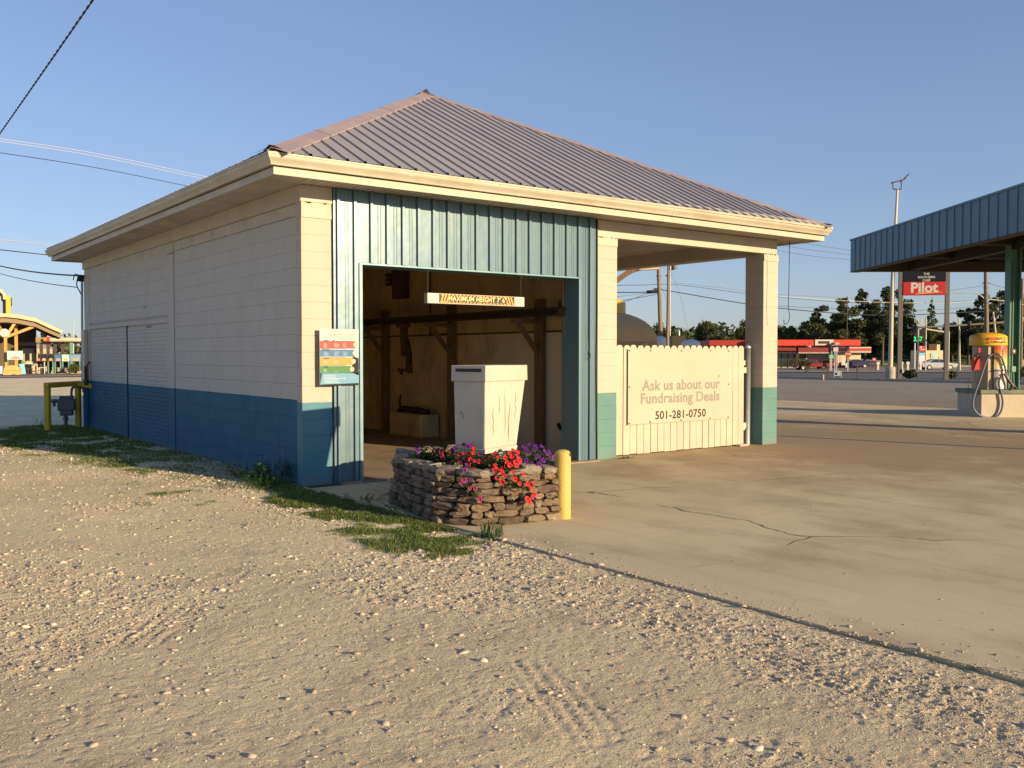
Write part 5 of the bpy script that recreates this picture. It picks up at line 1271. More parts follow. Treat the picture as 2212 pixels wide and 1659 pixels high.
q = MB(); q.add([(b.X(1781), -.14, b.Z(746)), (b.X(1790), -.14, b.Z(741)), (b.X(1796), -.14, b.Z(746))], [(0,1,2)]); q.build('emblem', M['navy'], t, fix=False)
def board(name, label, cat, u0, u1, v0, v1, D, m, posts, vb=None, mp=None, extra=None, group=None):
    b = Bg((u0+u1)/2, D); t = b.thing(name, label, cat, group)
    q = MB(); q.box(b.X(u0), b.X(u1), -.04, .04, b.Z(v1), b.Z(v0)); q.build('panel', M[m], t)
    for u in posts: q = MB(); q.box(b.X(u)-.05, b.X(u)+.05, .04, .12, -.3, b.Z(v0)+.0); q.build('post', M[mp or 'galv'], t)
    return b, t
board('white_sign', 'small pale sign box under the red canopy', 'sign', 1744, 1752, 746.5, 750.5, 127, 'cream_trim', ())
board('route_sign', 'dark square road sign against the red canopy', 'sign', 1795, 1802, 740, 745, 118, 'ink', (1797,))
board('route_sign', 'cream square road sign next to the dark one', 'sign', 1804, 1812.5, 740, 747, 118, 'cream_trim', (1808,))
board('route_sign', 'cream round-cornered sign above the green one', 'sign', 1800, 1810.5, 750.5, 759.5, 117, 'cream_trim', (1804,))
bb, tt = board('street_sign', 'green roadside direction sign beside the red pickup', 'sign', 1790.5, 1801, 766, 775, 116, 'sign_green', (1794,))
for ua, ub, va, vb in ((1792, 1799, 770, 768), (1792, 1800, 773.5, 772)):
    q = MB(); q.box(bb.X(ua), bb.X(ub), -.06, -.04, bb.Z(va), bb.Z(vb)); q.build('lettering', M['p_white'], tt)
bb, tt = board('fuel_sign', 'orange and white square sign on two short legs in the grass', 'sign', 1884, 1892.5, 773, 779.5, 125, 'p_red', (1885, 1892), mp='rust')
q = MB(); q.box(bb.X(1886), bb.X(1890.5), -.06, -.04, bb.Z(778), bb.Z(775)); q.build('print', M['p_white'], tt)
b = Bg(1832, 112); t = b.thing('stop_sign', 'red octagonal stop sign before the cream store wall', 'sign')
q = MB(); r_ = b.W(7.0); q.prism([(r_*math.cos(R(22.5+45*k)), b.Z(765)+r_*math.sin(R(22.5+45*k))) for k in range(8)], 1, -.03, 0); q.build('plate', M['maroon_red'], t)
text('STOP', r_*.75, M['p_white'], t, (0, -.035, b.Z(765)), (R(90), 0, 0), bold=.01)
q = MB(); q.box(-.05, .05, 0, .08, -.2, b.Z(758)); q.build('post', M['galv'], t)
board('barrel', 'white litter drum by the stop sign', 'bin', 1826.5, 1830, 789-5, 794, 118, 'p_white', ())
board('sign_stand', 'white leaning board by the blue sedan', 'sign', 1818, 1826, 776, 789, 119, 'p_white', ())
for u in (1897, 1949, 1961.5, 1989): 
    b = Bg(u, 122); t = b.thing('road_marker', 'small white roadside marker across the road, %s' % {1897: 'left of the lamp post', 1949: 'behind the left sign post', 1961.5: 'before the price sign', 1989: 'right of the price sign'}[u], 'post', 'white markers across the road')
    q = MB(); q.box(-.12, .12, -.05, .05, 0, .9); q.box(-.2, .2, -.06, .06, .75, 1.1); q.build('tube', M['p_white'], t)
# --- price sign, white poles, small cream building
b = Bg(1985, 132); t = b.thing('price_sign', 'tall dark fuel price sign with green digits and red panel', 'sign')
q = MB(); q.box(b.X(1973), b.X(1998), -.2, .2, b.Z(741), b.Z(706)); q.build('top_panel', M['navy'], t)
q = MB(); q.box(b.X(1984), b.X(1998), -.2, .2, b.Z(759), b.Z(747)); q.build('red_panel', M['sign_red'], t)
q = MB(); q.box(b.X(1984), b.X(1998), -.2, .2, b.Z(768), b.Z(762)); q.build('blue_panel', M['sky_blue_panel'], t)
q = MB(); q.box(b.X(1984), b.X(1998), -.2, .2, 0, b.Z(768)); q.box(b.X(1975), b.X(1977), -.1, .1, 0, b.Z(741)); q.build('base', M['grey_white'], t)
gm = NT('green_digits'); gm.color((.0, .3, .05)); gm.b.inputs['Emission Color'].default_value = (.02, .8, .15, 1); gm.b.inputs['Emission Strength'].default_value = .5; M['digits'] = gm.m
text('3.57', .9, M['digits'], t, (b.X(1981), -.22, b.Z(733)), (R(90), 0, 0), bold=.02, sx=.8)
q = MB(); q.box(b.X(1987), b.X(1996), -.22, -.2, b.Z(756), b.Z(754)); q.build('lettering', M['p_white'], t)
q = MB(); q.box(b.X(1985.5), b.X(1990), -.22, -.2, b.Z(752), b.Z(749)); q.build('lettering', M['p_white'], t)
b = Bg(1983, 120); t = b.thing('steel_pole', 'white steel pole standing before the price sign', 'pole', 'white poles by the junction'); q = MB(); q.tube([(0, 0, 0), (0, 0, b.Z(711)), (.15, 0, b.Z(710)), (.35, 0, b.Z(710.5))], .10, 8); q.build('shaft', M['white'], t)
b = Bg(1999.5, 118); t = b.thing('gantry_frame', 'white gantry of a tall pole, sloping arm and short pole', 'pole'); q = MB(); q.tube([(0, 0, 0), (0, 0, b.Z(686))], .085, 8); q.build('pole', M['white'], t)
q = MB(); q.tube([(0, 0, b.Z(711)), (b.X(2049), 0, b.Z(719))], .10, 8); q.build('arm', M['white'], t)
q = MB(); q.tube([(b.X(2049), 0, 0), (b.X(2049), 0, b.Z(716))], .095, 8); q.build('pole', M['galv'], t)
b = Bg(1985, 119); t = b.thing('line_hardware', 'cluster of white line insulator loops above the price sign', 'insulator')
q = MB()
for k, (u, a, c_) in enumerate(((1975, 690, 697), (1979, 689, 699), (1982.5, 690, 701), (1985.5, 693, 705), (1988.5, 688, 703), (1991, 689, 704), (1994, 692, 704))):
    q.tube([(b.X(u), 0, b.Z(c_)), (b.X(u), 0, b.Z(a))], .045, 6)
q.tube([(b.X(1975), 0, b.Z(690)), (b.X(1982), 0, b.Z(689))], .03, 5); q.build('insulator', M['p_white'], t)
b = Bg(2022, 140); t = b.thing('small_building', 'small cream block building with roof units behind the silver car', 'building')
q = MB(); q.box(b.X(1998), b.X(2037), 0, 5, 0, b.Z(757)); q.build('wall', M['store_wall'], t)
q = MB(); q.box(b.X(2014), b.X(2024), -.03, 0, b.Z(774), b.Z(763)); q.build('mural', M['aqua'], t)
q = MB(); q.box(b.X(2009), b.X(2011), -.03, 0, b.Z(774), b.Z(763)); q.box(b.X(2028), b.X(2029), -.03, 0, b.Z(778), b.Z(770)); q.build('vent', M['sign_post'], t)
q = MB(); q.box(b.X(2013), b.X(2029), 1, 3, b.Z(757), b.Z(743)); q.build('roof_unit', M['rust'], t)
q = MB(); q.box(b.X(2001), b.X(2008), 1, 3, b.Z(757), b.Z(751.5)); q.build('roof_unit', M['store_wall'], t)
q = MB(); q.box(b.X(2030), b.X(2037), 1, 3, b.Z(757), b.Z(744)); q.build('roof_unit', M['store_wall'], t)
# traffic signal mast
b = Bg(1986, 112); t = b.thing('signal_mast', 'long traffic signal mast arm with two hanging signals', 'traffic light')
za = b.Z(709); xr = b.X(2230)
q = MB(); q.tube([(b.X(1960), 0, b.Z(709)), (b.X(2087), 0, b.Z(702)), (xr, 0, b.Z(692))], [.09, .12, .16], 8); q.build('arm', M['sign_post'], t)
q = MB(); q.tube([(xr, 0, -.3), (xr, 0, b.Z(680))], .2, 10); q.build('pole', M['sign_post'], t)
for u, va, vb in ((1976, 703, 719), (2093, 694, 704)):
    q = MB(); q.box(b.X(u)-.17, b.X(u)+.17, -.2, .1, b.Z(vb), b.Z(va)); sg = q.build('signal', M['ink'], t)
    for k in range(3):
        zz = b.Z(va)+(b.Z(vb)-b.Z(va))*(k+.5)/3; q = MB(); q.tube([(b.X(u), -.2, zz), (b.X(u), -.28, zz)], .11, 10); q.build('hood', M['dark'], sg)
# utility poles
def upole(u, D, v_top, wpx, label, lean=0., m='pole', arms=(), group='utility poles along the roads', vbase=None):
    b = Bg(u, D); t = b.thing('utility_pole', label, 'pole', group); h_ = b.Z(v_top); r_ = b.W(wpx)/2
    q = MB(); q.tube([(0, 0, -.3), (lean*.5, 0, h_*.5), (lean, 0, h_)], [r_*1.15, r_, r_*.8], 10); q.build('shaft', M[m], t)
    for (va, w_, mm) in arms:
        q = MB(); q.box(lean*b.Z(va)/h_-w_, lean*b.Z(va)/h_+w_, -.06, .06, b.Z(va)-.06, b.Z(va)+.06); q.build('crossarm', M[mm], t)
    return b, t
b, t = upole(1430.5, 72, 560, 9.5, 'weathered brown utility pole carrying the black splice case', -.35, arms=((597, .18, 'dark'), (604, .15, 'dark')))
q = MB(); q.tube([(b.X(1396), -.1, b.Z(631.5)), (b.X(1421), -.1, b.Z(630))], .13, 10); q.build('splice_case', M['black'], t)
q = MB(); q.box(b.X(1411), b.X(1428), -.08, .08, b.Z(626), b.Z(623)); q.build('crossarm', M['dark'], t)
b, t = upole(1441, 70, 545, 6.5, 'pale split utility pole with a transformer near its top', .08, arms=((596, .2, 'dark'),))
q = MB(); q.tube([(b.X(1455), -.1, b.Z(582)), (b.X(1455), -.1, b.Z(574))], .22, 10); q.box(0, b.X(1455), -.05, .05, b.Z(584), b.Z(582)); q.box(0, b.X(1455), -.05, .05, b.Z(576), b.Z(574)); q.build('transformer', M['sign_post'], t)
b, t = upole(1447, 69, 545, 2.6, 'slim white metal pole right beside the pale utility pole', 0, 'white')
upole(2133, 95, 560, 9, 'big utility pole with hardware behind the vacuum', -.35, arms=((612, .35, 'dark'), (622, .25, 'dark')))
upole(2074, 118, 688, 3.2, 'thin grey pole left of the big one', -.2, 'cream_pole')
upole(2070, 117, 712, 3.0, 'short pale pole beside the thin grey one', .15, 'cream_pole')
upole(2160, 112, 674, 4.5, 'leaning pale pole left of the green column', -.9, 'cream_pole')
upole(2170, 120, 716, 2.2, 'short dark pole between the leaning pole and column', 0)
upole(2206, 105, 602, 5, 'grey pole just right of the green column', 0)
upole(1829, 131, 640, 2.2, 'very thin dark pole rising above the store canopy', 0, 'dark')
upole(1639, 122, 712, 1.8, 'thin pale pole over the red canopy, left of the third pillar', 0, 'cream_pole')
upole(158, 150, 690, 2.4, 'pale light pole beyond the drive-in canopy', .2, 'galv')
b = Bg(2100, 100); t = b.thing('street_lamp', 'curved lamp arm reaching left from the big utility pole', 'street lamp'); q = MB(); q.tube(bezier([(b.X(2128), 0, b.Z(650)), (b.X(2118), 0, b.Z(640)), (b.X(2105), 0, b.Z(633)), (b.X(2085), 0, b.Z(632.5)), (b.X(2036), 0, b.Z(635))], 4), .06, 6); q.build('arm', M['galv'], t)
q = MB(); q.box(b.X(2030), b.X(2040), -.15, .15, b.Z(637), b.Z(634)); q.build('lamp_head', M['galv'], t)

# wires
wk = 0
def wire(pts, D0, D1, r_, label, m='wire', sag=0., group='overhead wires', ext=0.):
    n = len(pts); P = [gp(u, v, D0+(D1-D0)*i/(n-1)) for i, (u, v) in enumerate(pts)]
    Q = bezier(P, 6) if n > 2 else [P[0].lerp(P[1], k/10) - Vector((0, 0, sag*4*(k/10)*(1-k/10))) for k in range(11)]
    if ext: Q = [Q[0]+(Q[0]-Q[1]).normalized()*ext] + Q + [Q[-1]+(Q[-1]-Q[-2]).normalized()*18]
    o = MB().tube(Q, r_, 5).build('overhead_wire', M[m]); return tag(o, label, 'wire', group)
RW = [(([(1224, 647), (1330, 655), (1412, 628), (1449, 614), (1637, 637), (1800, 651), (1925, 656), (2100, 650)]), .022, 'upper black wire sagging behind the third pillar'),
      (([(1230, 620), (1335, 616.5), (1395, 615.5), (1430, 613)]), .02, 'level wire just above the splice case'),
      (([(1225, 632), (1330, 631.5), (1395, 631), (1424, 627), (1449, 629), (1637, 660), (1800, 676), (1926, 681), (2100, 674), (2212, 668)]), .045, 'thickest black cable running from the splice case to the right'),
      (([(1224, 672), (1342, 650), (1424, 634.5)]), .022, 'wire rising to the pole below the splice case'),
      (([(1224, 647), (1320, 642), (1405, 632)]), .012, 'faint wire left of the brown pole'),
      (([(1680, 517), (1760, 529), (1835, 540.5), (1960, 556)]), .016, 'topmost of the three thin wires beside the canopy'),
      (([(1680, 529), (1760, 541), (1835, 550), (1960, 566)]), .016, 'middle of the three thin wires beside the canopy'),
      (([(1680, 541), (1760, 554), (1835, 561), (1960, 576)]), .016, 'lowest of the three thin wires beside the canopy'),
      (([(1683, 640), (1800, 648), (1925, 653.5), (2036, 654), (2105, 651)]), .02, 'pale-lit wire crossing the sign posts high'),
      (([(1683, 661), (1800, 667), (1925, 672), (2036, 668), (2110, 662)]), .018, 'thin wire between the two cables at the sign posts'),
      (([(1449, 610), (1560, 622), (1660, 634), (1760, 640), (1900, 647)]), .01, 'faint upper wire in the open bay'),
      (([(2040, 629), (2126, 617)]), .02, 'short wire to the big pole from the left'),
      (([(2136, 612), (2212, 634), (2260, 650)]), .02, 'wire falling right from the big pole'),
      (([(2136, 646), (2180, 652), (2230, 662)]), .03, 'pale wire right of the big pole'),
      (([(1449, 585), (1470, 640), (1484, 705), (1494, 750)]), .008, 'guy wire sloping down from the pale pole'),
      (([(1430, 620), (1445, 670), (1452, 720)]), .008, 'guy wire at the brown pole')]
for pts, r_, lab in RW: wire(pts, 74 if pts[0][0] < 1500 else 88, 110 if pts[-1][0] > 1700 else 74, r_, lab, 'wire_pale' if 'pale-lit' in lab or 'pale wire' in lab else 'wire')
LW = [([(-60, 291), (200, 330), (443, 381)], .007, 'upper of the pale wire pair left of the roof', 'wire_pale'),
      ([(-60, 296), (200, 336), (430, 384)], .007, 'lower of the pale wire pair left of the roof', 'wire_pale'),
      ([(-60, 321), (200, 361), (420, 405)], .011, 'dark thin wire just under the pale pair', 'wire'),
      ([(-60, 513), (60, 523.5), (150, 535)], .012, 'pale short wire above the eave tip', 'wire_pale'),
      ([(-60, 533), (60, 546), (160, 557)], .016, 'dark wire passing behind the eave tip', 'wire')]
for pts, r_, lab, m in LW: wire(pts, 26, 34, r_, lab, m, ext=45.)
W0 = Vector((-.13, 11.28, 3.30)); 
for a, r_, lab, dz in (((-60, 557.5), .018, 'thick service cable running to the weatherhead', 0), ((-60, 571), .010, 'thin service cable below the thick one', -.25)):
    A = gp(a[0], a[1], 30); A0 = A+(A-W0).normalized()*45; o = MB().tube([A0]+[A.lerp(W0+Vector((0, 0, dz)), k/12) - Vector((0, 0, .10*4*(k/12)*(1-k/12))) for k in range(13)], r_, 6).build('service_cable', M['wire']); tag(o, lab, 'wire', 'overhead wires')
A, B_ = gp(262, -110, 8.), gp(-70, 372, 17.); A, B_ = A+(A-B_)*.7, B_+(B_-A)*1.6
d_ = (B_-A).normalized(); x_ = d_.orthogonal().normalized(); y_ = d_.cross(x_)
t = thing('twisted_cable', 'thick twisted black service cable crossing the upper left sky', 'wire', (0, 0, 0))
for ph in (0, math.pi):
    pts = []
    for k in range(601):
        s_ = k/600; c_ = A.lerp(B_, s_) - Vector((0, 0, .12*4*s_*(1-s_))); al = s_*2*math.pi*110+ph; pts.append(c_+(x_*math.cos(al)+y_*math.sin(al))*.0065)
    MB().tube(pts, .0062, 5).build('strand', M['wire'], t)

# --- tank, domes, loading arm behind the fence
b = Bg(1288, 30, 0); t = b.thing('storage_tank', 'wide brown domed storage tank with an orange cap behind the fence', 'tank')
r_ = b.W(130); za = b.Z(736); zb = b.Z(672)
q = MB(); q.lathe([(r_, 0), (r_, za)], 40); q.build('shell', mat('tank_shell', (.34, .25, .14), (.28, .20, .11), .8, .8, spec=.15), t, fix=False)
q = MB(); q.lathe([(r_*1.005, za-.05)]+[(r_*math.cos(k*math.pi/2/9)**.85, za+(zb-za)*math.sin(k*math.pi/2/9)) for k in range(10)], 40); q.build('dome', mat('tank_roof', (.50, .34, .16), (.42, .28, .13), .8, .8, spec=.15), t, fix=False)
q = MB(); rc = b.W(63); q.lathe([(rc, zb-.14), (rc, b.Z(656)), (rc*.93, b.Z(651)), (rc*.6, b.Z(643)), (0, b.Z(641))], 24); q.build('cap', M['awn_yellow'], t)
q = MB(); q.bar((b.X(1370), -r_*.86, b.Z(748)), (b.X(1383), -r_*.80, b.Z(745)), .03, .08); q.build('dent', M['kerb'], t)
for u, w_, vt, D, lab in ((1426, 26, 726, 34, 'pale round-topped tank just right of the brown tank'), (1492, 42, 733, 36, 'pale sloping dome behind the fence near its middle')):
    b = Bg(u, D, 0); t = b.thing('small_tank', lab, 'tank', 'pale tanks behind the fence'); r_ = b.W(w_)/2
    h_ = b.Z(vt); q = MB(); q.lathe([(r_, 0), (r_, h_-r_*.55)]+[(r_*math.cos(k*math.pi/14), h_-r_*.55+r_*.55*math.sin(k*math.pi/14)) for k in range(1, 8)], 20); q.build('shell', M['grey_white'], t)
b = Bg(1465, 40, 0); t = b.thing('equipment_box', 'dark equipment box with a short stack behind the fence', 'box'); q = MB(); q.box(b.X(1452), b.X(1481), 0, .6, 0, b.Z(725)); q.build('cabinet', M['dark'], t)
q = MB(); q.tube([(b.X(1469), .3, b.Z(725)), (b.X(1469), .3, b.Z(714))], .05, 8); q.build('stack', M['galv'], t)
b = Bg(1345, 26, 0); t = b.thing('loading_arm', 'brown curved loading arm with a pale box end under the open bay beam', 'arm')
q = MB(); q.tube([(b.X(1305), 0, 0), (b.X(1305), 0, b.Z(624))], .06, 8); q.build('post', M['tank_brown'], t)
q = MB(); pp = bezier([(b.X(1305), 0, b.Z(624)), (b.X(1335), 0, b.Z(604)), (b.X(1362), 0, b.Z(586)), (b.X(1388), 0, b.Z(578)), (b.X(1400), 0, b.Z(577))], 4)
for a_, b2 in zip(pp, pp[1:]): q.bar(a_, b2, .10, .15)
q.build('boom', M['wood'], t)
q = MB(); q.prism([(b.X(1377), b.Z(584.5)), (b.X(1399), b.Z(573)), (b.X(1426), b.Z(572)), (b.X(1421), b.Z(583))], 1, -.1, .1); q.build('box_end', M['cream_trim'], t)

# --- trees
def tree(kind, u, D, v_top, wpx, label, seed, v_base=None, lean=0., group='trees behind the far store'):
    b = Bg(u, D); t = b.thing('pine_tree' if kind == 'pine' else 'broadleaf_tree', label, 'tree', group)
    t.rotation_euler.z = -YAW
    H_ = b.Z(v_top); w = b.W(wpx)/2; rr = random.Random(seed); q = MB()
    if kind == 'pine':
        q.tube([(0, 0, -.5), (lean*.4+.1, 0, H_*.5), (lean, 0, H_*.93)], [.26, .18, .06], 7); cl = []
        n_ = 9; z = H_*.36
        for k in range(n_):
            f_ = k/(n_-1); z = H_*(.36+.6*f_); rad = w*(1.15-.55*f_**1.4)*rr.uniform(.7, 1.2); a = rr.random()*6.28
            for s_ in range(2 if f_ < .8 else 1):
                a += 2.4+rr.uniform(-.5, .5); dx, dy = math.cos(a)*rad*.80, math.sin(a)*rad*.80
                c_ = (lean*z/H_+dx, dy, z+rr.uniform(-.3, .5)); q.tube([(lean*z/H_, 0, z-.6), (lean*z/H_+dx*.5, dy*.5, z-.15), c_], [.07, .05, .02], 4)
                cl.append((c_, (rad*.62, rad*.62, H_*.05*rr.uniform(.8, 1.6))))
        cl.append(((lean, 0, H_*.95), (w*.22, w*.22, H_*.05))); V, F, tn = leafcloud(cl, 4600, .24, seed); mm = M['foliage']
    elif kind == 'fir':
        q.tube([(0, 0, -.5), (0, 0, H_*.95)], [.2, .04], 6); cl = []
        for k in range(22):
            f_ = k/21; rad = w*(1-f_)**.8+.15; a = k*2.4; cl.append(((math.cos(a)*rad*.5, math.sin(a)*rad*.5, H_*(.15+.83*f_)), (rad*.55, rad*.55, H_*.04)))
        V, F, tn = leafcloud(cl, 2400, .2, seed); mm = M['foliage2']
    else:
        q.tube([(0, 0, -.5), (0, 0, H_*.55)], [.3, .18], 7); cl = []
        for k in range(15):
            a = rr.random()*6.28; f_ = rr.random(); rad = w*math.sqrt(max(.05, 1-(2*f_-1)**2))*.62*rr.uniform(.7, 1.1); z = H_*(.30+.60*f_)
            c_ = (math.cos(a)*rad, math.sin(a)*rad, z); q.tube([(0, 0, H_*.3), (c_[0]*.5, c_[1]*.5, (z+H_*.3)/2), c_], [.1, .07, .03], 4); cl.append((c_, (w*.42*rr.uniform(.7, 1.2), w*.42, H_*.12*rr.uniform(.8, 1.3))))
        V, F, tn = leafcloud(cl, 2800, .24, seed); mm = M['foliage2'] if kind == 'broad' else M['foliage']
    q.build('trunk', M['bark'], t); np_mesh('crown', V, F, mm, t, tn)['kind'] = 'stuff'
TR = [('broad', 1523, 170, 692, 56, 'round dark tree standing alone behind the fence'), ('broad', 1484, 190, 722, 50, 'low green tree just left of the round one'), ('dense', 1452, 200, 716, 44, 'low dark tree behind the utility poles'),
      ('broad', 1612, 165, 688, 56, 'broad tree left of the third pillar, above the red canopy'), ('dense', 1645, 172, 696, 50, 'dark tree showing behind the third pillar'), ('dense', 1672, 175, 702, 44, 'dark tree right beside the third pillar'), ('broad', 1704, 172, 705, 46, 'low olive tree right of the third pillar'), ('dense', 1728, 176, 716, 40, 'small dark tree left of the tall pines'),
      ('pine', 1762, 165, 665, 50, 'leftmost tall pine, standing a little apart'), ('broad', 1796, 172, 690, 52, 'olive-green bushy tree between the first pines'), ('pine', 1829, 163, 643, 54, 'second pine, above the end of the red canopy'), ('dense', 1850, 176, 690, 46, 'dense dark tree low among the pines'),
      ('pine', 1868, 166, 630, 50, 'third pine, one of the two highest'), ('pine', 1906, 162, 628, 54, 'fourth pine, left of the lamp post'), ('dense', 1893, 178, 700, 52, 'dark undergrowth tree left of the lamp post'), ('pine', 1944, 168, 636, 60, 'fifth pine, behind the left sign post'), ('dense', 1931, 178, 684, 56, 'dense tree behind the lamp post'),
      ('broad', 1966, 174, 706, 44, 'green bushy tree between the sign posts low down'), ('fir', 2011, 160, 644, 46, 'pointed fir between the two sign posts'), ('dense', 2012, 172, 700, 56, 'dark tree mass under the pointed fir'), ('broad', 2056, 168, 688, 46, 'light green tree right of the right sign post'),
      ('pine', 2116, 158, 640, 58, 'wide pine behind the big utility pole'), ('pine', 2092, 166, 668, 44, 'lower pine left of the big utility pole'), ('pine', 2158, 160, 628, 56, 'tall pine left of the green column'), ('dense', 2150, 170, 694, 60, 'dark undergrowth behind the vacuum'), ('pine', 2206, 162, 634, 56, 'pine at the right edge of the picture'), ('dense', 2205, 172, 690, 56, 'dark bushy tree at the right edge'), ('broad', 2100, 175, 712, 50, 'low bushy tree under the signal arm'),
      ('pine', 2250, 165, 640, 50, 'pine just beyond the right edge'), ('broad', 1576, 230, 727, 50, 'small far tree between the lone tree and the red canopy')]
for i, (kd, u, D, vt, w, lab) in enumerate(TR): tree(kd, u, D, vt, w, lab, 100+i, lean=random.uniform(-.5, .5) if kd == 'pine' else 0)
tree('broad', 98, 140, 738, 40, 'dark shrubby tree behind the drive-in canopy', 201, group='trees behind the drive-in')
cl = []; rr = random.Random(9)
for k in range(150):
    u = rr.uniform(-200, 2500); D = rr.uniform(290, 330); p = gz(u, D, 0); z0 = tz(p); h_ = rr.uniform(6, 9.5); cl.append(((p.x, p.y, z0+h_*.45), (rr.uniform(7, 12), rr.uniform(6, 9), h_*.55)))
V, F, tn = leafcloud(cl, 26000, .9, 77); tag(np_mesh('distant_woods', V, F, M['foliage'], None, tn), 'low dark line of distant woods', 'woods', kind='stuff')
cl = []
for k in range(60):
    u = rr.uniform(1740, 2260); D = rr.uniform(176, 190); p = gz(u, D, 0); z0 = tz(p); cl.append(((p.x, p.y, z0+rr.uniform(1.5, 4)), (3.5, 3, rr.uniform(1.5, 3))))
V, F, tn = leafcloud(cl, 12000, .35, 78); tag(np_mesh('undergrowth', V, F, M['foliage'], None, tn), 'dark undergrowth along the top of the meadow bank', 'undergrowth', kind='stuff')
t = Bg(1737, 108); tt = t.thing('shrub', 'scrubby yellow-green shrub left of the red pickup', 'shrub'); V, F, tn = leafcloud([((rr.uniform(-.8, .8), 0, rr.uniform(.3, 1.3)), (.4, .4, .3)) for _ in range(9)], 700, .09, 79); np_mesh('foliage', V, F, M['foliage2'], tt, tn)['kind'] = 'stuff'

# ================================================================ DRIVE-IN ON THE LEFT
b = Bg(60, 78, 0.); TH = math.atan((1106-60)/FPX)
b.rot = TH; dx_ = lambda x: x*.12154          # crop px -> u
X_ = lambda x: b.X(x*.12154)*math.cos(TH); Z_ = lambda y: b.Z(612+y*.12154)
t = b.thing('drive_in_building', 'dark brick drive-in restaurant under a curved roof with a yellow tower', 'building')
q = MB(); q.box(X_(-700), X_(660), 4, 14, 0, Z_(640)); q.build('wall', M['dark_brick'], t)
q = MB(); q.box(X_(330), X_(672), 3.7, 4, 0, Z_(1235)); q.build('wall_base', M['lt_brick'], t)
q = MB(); q.box(X_(330), X_(645), 3.85, 3.99, Z_(1095), Z_(1040)); q.build('letter_band', M['kerb'], t)
text('NOW', .26, M['sign_post'], t, (X_(375), 3.83, Z_(1068)), (R(90), 0, 0)); text('EXCLUSIVE', .26, M['sign_post'], t, (X_(525), 3.83, Z_(1068)), (R(90), 0, 0))
def arcpts(off):
    P = [(-700, 640), (-300, 585), (0, 556), (120, 552), (350, 572), (640, 625), (900, 742), (1135, 848)]
    return [(X_(x), Z_(y)+off) for x, y in P]
top_ = arcpts(0); bot_ = arcpts(-.30); bot_[-1] = (X_(1090), Z_(885)); 
q = MB(); q.prism(top_+bot_[::-1], 1, -1.2, 9.0); q.build('curved_roof', M['sonic_cream'], t)
q = MB(); q.prism([(x, z-.01) for x, z in bot_]+[(x, z-.42) for x, z in bot_[::-1]], 1, -.9, 8.8); q.build('roof_underside', M['tank_brown'], t)
for (xa, ya) in ((940, 900), (1020, 895)):
    q = MB(); q.prism([(X_(xa), Z_(ya+15)), (X_(xa+45), Z_(ya-25)), (X_(xa+60), Z_(ya-10)), (X_(xa+20), Z_(ya+25))], 1, 2, 3); q.build('roof_corrugation', M['sonic_cream'], t)
q = MB(); q.box(X_(480), X_(665), 3, 6, Z_(640), Z_(590)); q.build('roof_parapet', M['sonic_cream'], t)
q = MB(); q.box(X_(118), X_(205), 1.0, 3.5, Z_(600), Z_(222)); q.build('tower', M['awn_yellow'], t)
q = MB(); q.box(X_(60), X_(118), 1.6, 3.5, Z_(600), Z_(290)); q.build('tower_side', M['tank_brown'], t)
q = MB(); q.box(X_(200), X_(222), 1.2, 3.0, Z_(382), Z_(245)); q.build('blade_sign', M['dark'], t)
arc = [(X_(-20-135*1.0*(-math.cos(a))*-1+0), 0) for a in (0,)]
cx_, cy2 = -20, 250; ro, ri = 150, 95
pts_o = [(X_(cx_+ro*math.cos(a)), Z_(cy2-ro*math.sin(a))) for a in [k*math.pi/12 for k in range(13)]]
pts_i = [(X_(cx_+ri*math.cos(a)), Z_(cy2-ri*math.sin(a))) for a in [k*math.pi/12 for k in range(13)]]
q = MB(); q.prism([(X_(cx_+ro), Z_(290))]+pts_o+pts_i[::-1]+[(X_(cx_+ri), Z_(290))], 1, .6, 2.4); q.build('arch', M['sonic_cream'], t)
q = MB(); q.prism([(X_(cx_+ri-1), Z_(305))]+pts_i+[(X_(cx_+(ri-40)*math.cos(k*math.pi/12)), Z_(cy2-(ri-40)*math.sin(k*math.pi/12))) for k in range(12, -1, -1)]+[(X_(cx_+ri-40), Z_(305))], 1, 1.2, 2.6); q.build('arch_lining', M['tank_brown'], t)
q = MB(); q.box(X_(262), X_(320), .4, .9, 0, Z_(700)); q.build('column', M['orange_paint'], t)
q = MB(); q.box(X_(385), X_(612), 3.8, 3.98, Z_(1350), Z_(1155)); w_ = q.build('window', M['glass'], t)
q = MB(); q.prism([(X_(415), Z_(1240)), (X_(550), Z_(1250)), (X_(550), Z_(1300)), (X_(430), Z_(1285))], 1, 3.75, 3.79); q.build('poster', M['orange_paint'], w_)
q = MB(); q.box(X_(415), X_(604), 3.77, 3.80, Z_(1342), Z_(1240)); q.build('poster', flat('teal_poster', (.05, .25, .24)), w_)
# Y-shaped post with round lamp sign
t = b.thing('branching_post', 'orange branching roof post with a round white disc sign', 'column')
q = MB(); q.box(X_(78), X_(137), -.9, -.45, 0, Z_(960)); q.build('trunk', M['orange_paint'], t, bevel=.02)
for (xa, ya) in ((290, 682), (650, 755), (-40, 720), (-400, 780)):
    q = MB(); q.bar((X_(108), -.7, Z_(965)), (X_(xa), -.5, Z_(ya)), .26, .22); q.build('branch', M['orange_paint'], t)
q = MB(); q.tube([(X_(95), -1.0, Z_(890)), (X_(95), -.85, Z_(890))], b.W(dx_(73)), 28); q.build('disc', M['p_white'], t)
